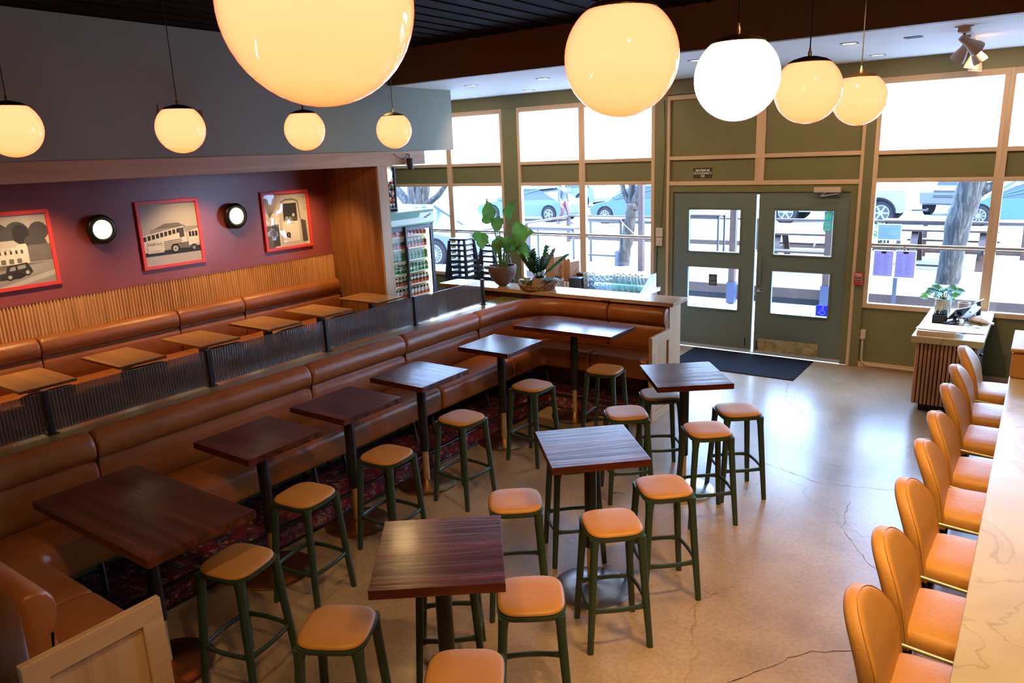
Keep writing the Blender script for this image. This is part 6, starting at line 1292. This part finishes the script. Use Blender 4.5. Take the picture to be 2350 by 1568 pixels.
# ------------------------------------------------------------ people
def skin(name, verts, edges, radii, m, parent, sub=2, root=0):
    me = bpy.data.meshes.new(name); me.from_pydata([tuple(v) for v in verts], edges, []); me.materials.append(m)
    o = bpy.data.objects.new(name, me); C.objects.link(o); o.parent = parent
    sk = o.modifiers.new('skin', 'SKIN'); sv = me.skin_vertices
    if not sv: bpy.context.view_layer.objects.active = o; o.select_set(True)
    for k, r in enumerate(radii): me.skin_vertices[0].data[k].radius = (r, r) if not isinstance(r, tuple) else r; me.skin_vertices[0].data[k].use_root = (k == root)
    sk.use_smooth_shade = True; sb = o.modifiers.new('sub', 'SUBSURF'); sb.levels = sub; sb.render_levels = sub
    return o
SKN = mat('skin', (0.58, 0.34, 0.23), 0.5)
def person(label, loc, rz, shirt, trousers, hair, stride=0.0, arm_r=None, arm_l=None, scale=1.0):
    t = thing('person', label, 'person', loc, rz); t.scale = (scale,) * 3
    s = stride
    V = [(0, 0, .95), (0, 0, 1.12), (0, 0.01, 1.30), (0, 0, 1.45), (0, 0, 1.52), (0, 0.015, 1.60), (0, 0.01, 1.70),
         (-.10, 0, .92), (-.11, s * .18, .50), (-.11, s * .02 - s * .25 if s < 0 else s * .30, .09), (-.12, (s * .30 if s >= 0 else 0) + .13, .035),
         (.10, 0, .92), (.11, s * .06, .50), (.11, -s * .28, .10), (.12, -s * .28 + .14, .035)]
    E_ = [(0, 1), (1, 2), (2, 3), (3, 4), (4, 5), (5, 6), (0, 7), (7, 8), (8, 9), (9, 10), (0, 11), (11, 12), (12, 13), (13, 14)]
    Rr = [.13, .125, .145, .11, .052, .082, .086, .085, .058, .038, .034, .085, .058, .038, .034]
    al = arm_l or [(-.19, 0, 1.42), (-.24, .02, 1.14), (-.23, .10, .90), (-.22, .13, .82)]; ar = arm_r or [(.19, 0, 1.42), (.24, -.02, 1.14), (.24, .06, .90), (.23, .09, .82)]
    for arm in (al, ar):
        b = len(V); V += arm; E_ += [(3, b), (b, b + 1), (b + 1, b + 2), (b + 2, b + 3)]; Rr += [.058, .045, .033, .030]
    skin('body', V, E_, Rr, SKN, t)
    # clothes are slightly larger shells over the same joints
    tv = [V[i] for i in (1, 2, 3)] + [al[0], al[1], al[2], ar[0], ar[1], ar[2], (0, 0, .98)]
    skin('shirt', tv, [(0, 1), (1, 2), (2, 3), (3, 4), (4, 5), (2, 6), (6, 7), (7, 8), (9, 0)], [.145, .16, .125, .074, .062, .048, .074, .062, .048, .145], shirt, t)
    skin('trousers', [(0, 0, 1.0), V[0], V[7], V[8], V[9], V[11], V[12], V[13]], [(0, 1), (1, 2), (2, 3), (3, 4), (1, 5), (5, 6), (6, 7)], [.13, .145, .10, .072, .055, .10, .072, .055], trousers, t, root=1)
    m2 = MB(); m2.ball((0, -0.012, 1.70), 0.108, 18, 12, (0.86, 1.0, 1.05)); o = m2.build('hair', hair, t, smooth=180)
    m2 = MB(); m2.ball((0, 0.055, 1.655), 0.078, 16, 12, (0.92, 0.8, 1.25)); m2.ball((0, 0.122, 1.655), 0.014, 8, 6, (0.8, 1, 1.5)); m2.build('face', SKN, t, smooth=180)
    m2 = MB()
    for s_ in (-1, 1): m2.ball((s_ * 0.028, 0.117, 1.678), 0.008, 8, 6)
    m2.ball((0, 0.118, 1.615), 0.014, 8, 5, (1.4, 0.5, 0.35)); m2.build('features', mat('eyes_mouth', (0.12, 0.04, 0.03), 0.4), t, smooth=180)
    for arm in (al, ar):
        w_ = Vector(arm[3]); d = (w_ - Vector(arm[2])).normalized(); sd = d.cross(Vector((0, 1, 0))).normalized()
        hv = [w_, w_ + d * 0.05]; he = [(0, 1)]; hr = [(.028, .016), (.034, .016)]
        for k in range(4):
            q = (k - 1.5) * 0.017; base = len(hv); L_ = (0.075, 0.085, 0.08, 0.065)[k]
            hv += [w_ + d * 0.085 + sd * q, w_ + d * (0.085 + L_ * 0.5) + sd * q * 1.05 + Vector((0, 0.008, 0)), w_ + d * (0.08 + L_ * 0.9) + sd * q + Vector((0, 0.028, 0))]; he += [(1, base), (base, base + 1), (base + 1, base + 2)]; hr += [.0095, .0088, .008]
        base = len(hv); hv += [w_ + d * 0.03 + sd * 0.034, w_ + d * 0.07 + sd * 0.052 + Vector((0, 0.012, 0))]; he += [(0, base), (base, base + 1)]; hr += [.011, .009]
        skin('hand', hv, he, hr, SKN, t, 1)
    for b in (10, 14):
        x_, y_, _z = V[b]; m2 = MB(); m2.loft([rsq(0.048, 0.0, 3, 16, b=0.13, cx=x_, cy=y_ - 0.06), rsq(0.05, 0.03, 3, 16, b=0.135, cx=x_, cy=y_ - 0.06), rsq(0.042, 0.075, 3, 16, b=0.10, cx=x_, cy=y_ - 0.09), rsq(0.035, 0.11, 3, 16, b=0.05, cx=x_, cy=y_ - 0.13)]); m2.build('shoe', BLKP, t, smooth=60)
    return t
person('person in a blue grey top and maroon trousers walking on the street', (-16.65, 27.2, -0.10), R(-100), mat('blue_grey_top', (0.02, 0.03, 0.05), 0.7), mat('maroon_trousers', (0.04, 0.006, 0.012), 0.7), mat('blond_hair', (0.06, 0.05, 0.035), 0.6), stride=0.9)
person('person in a cream knit sleeve standing behind the bar at the right edge', (0.14, 7.75, 0.0), R(-90), noisy('cream_knit', [(0.4, (0.50, 0.40, 0.28)), (0.6, (0.62, 0.52, 0.38))], (1, 1, 14), 3, rough=0.8, bump=0.4), mat('dark_jeans', (0.03, 0.035, 0.06), 0.7), mat('brown_hair', (0.06, 0.03, 0.015), 0.5),
       arm_l=[(-.19, .02, 1.42), (-.25, .14, 1.18), (-.20, .36, 1.12), (-.18, .43, 1.12)], arm_r=[(.20, .02, 1.42), (.27, .16, 1.18), (.22, .38, 1.12), (.20, .45, 1.12)])
for o in bpy.data.objects:
    if o.parent is None and o.type == 'LIGHT': pass
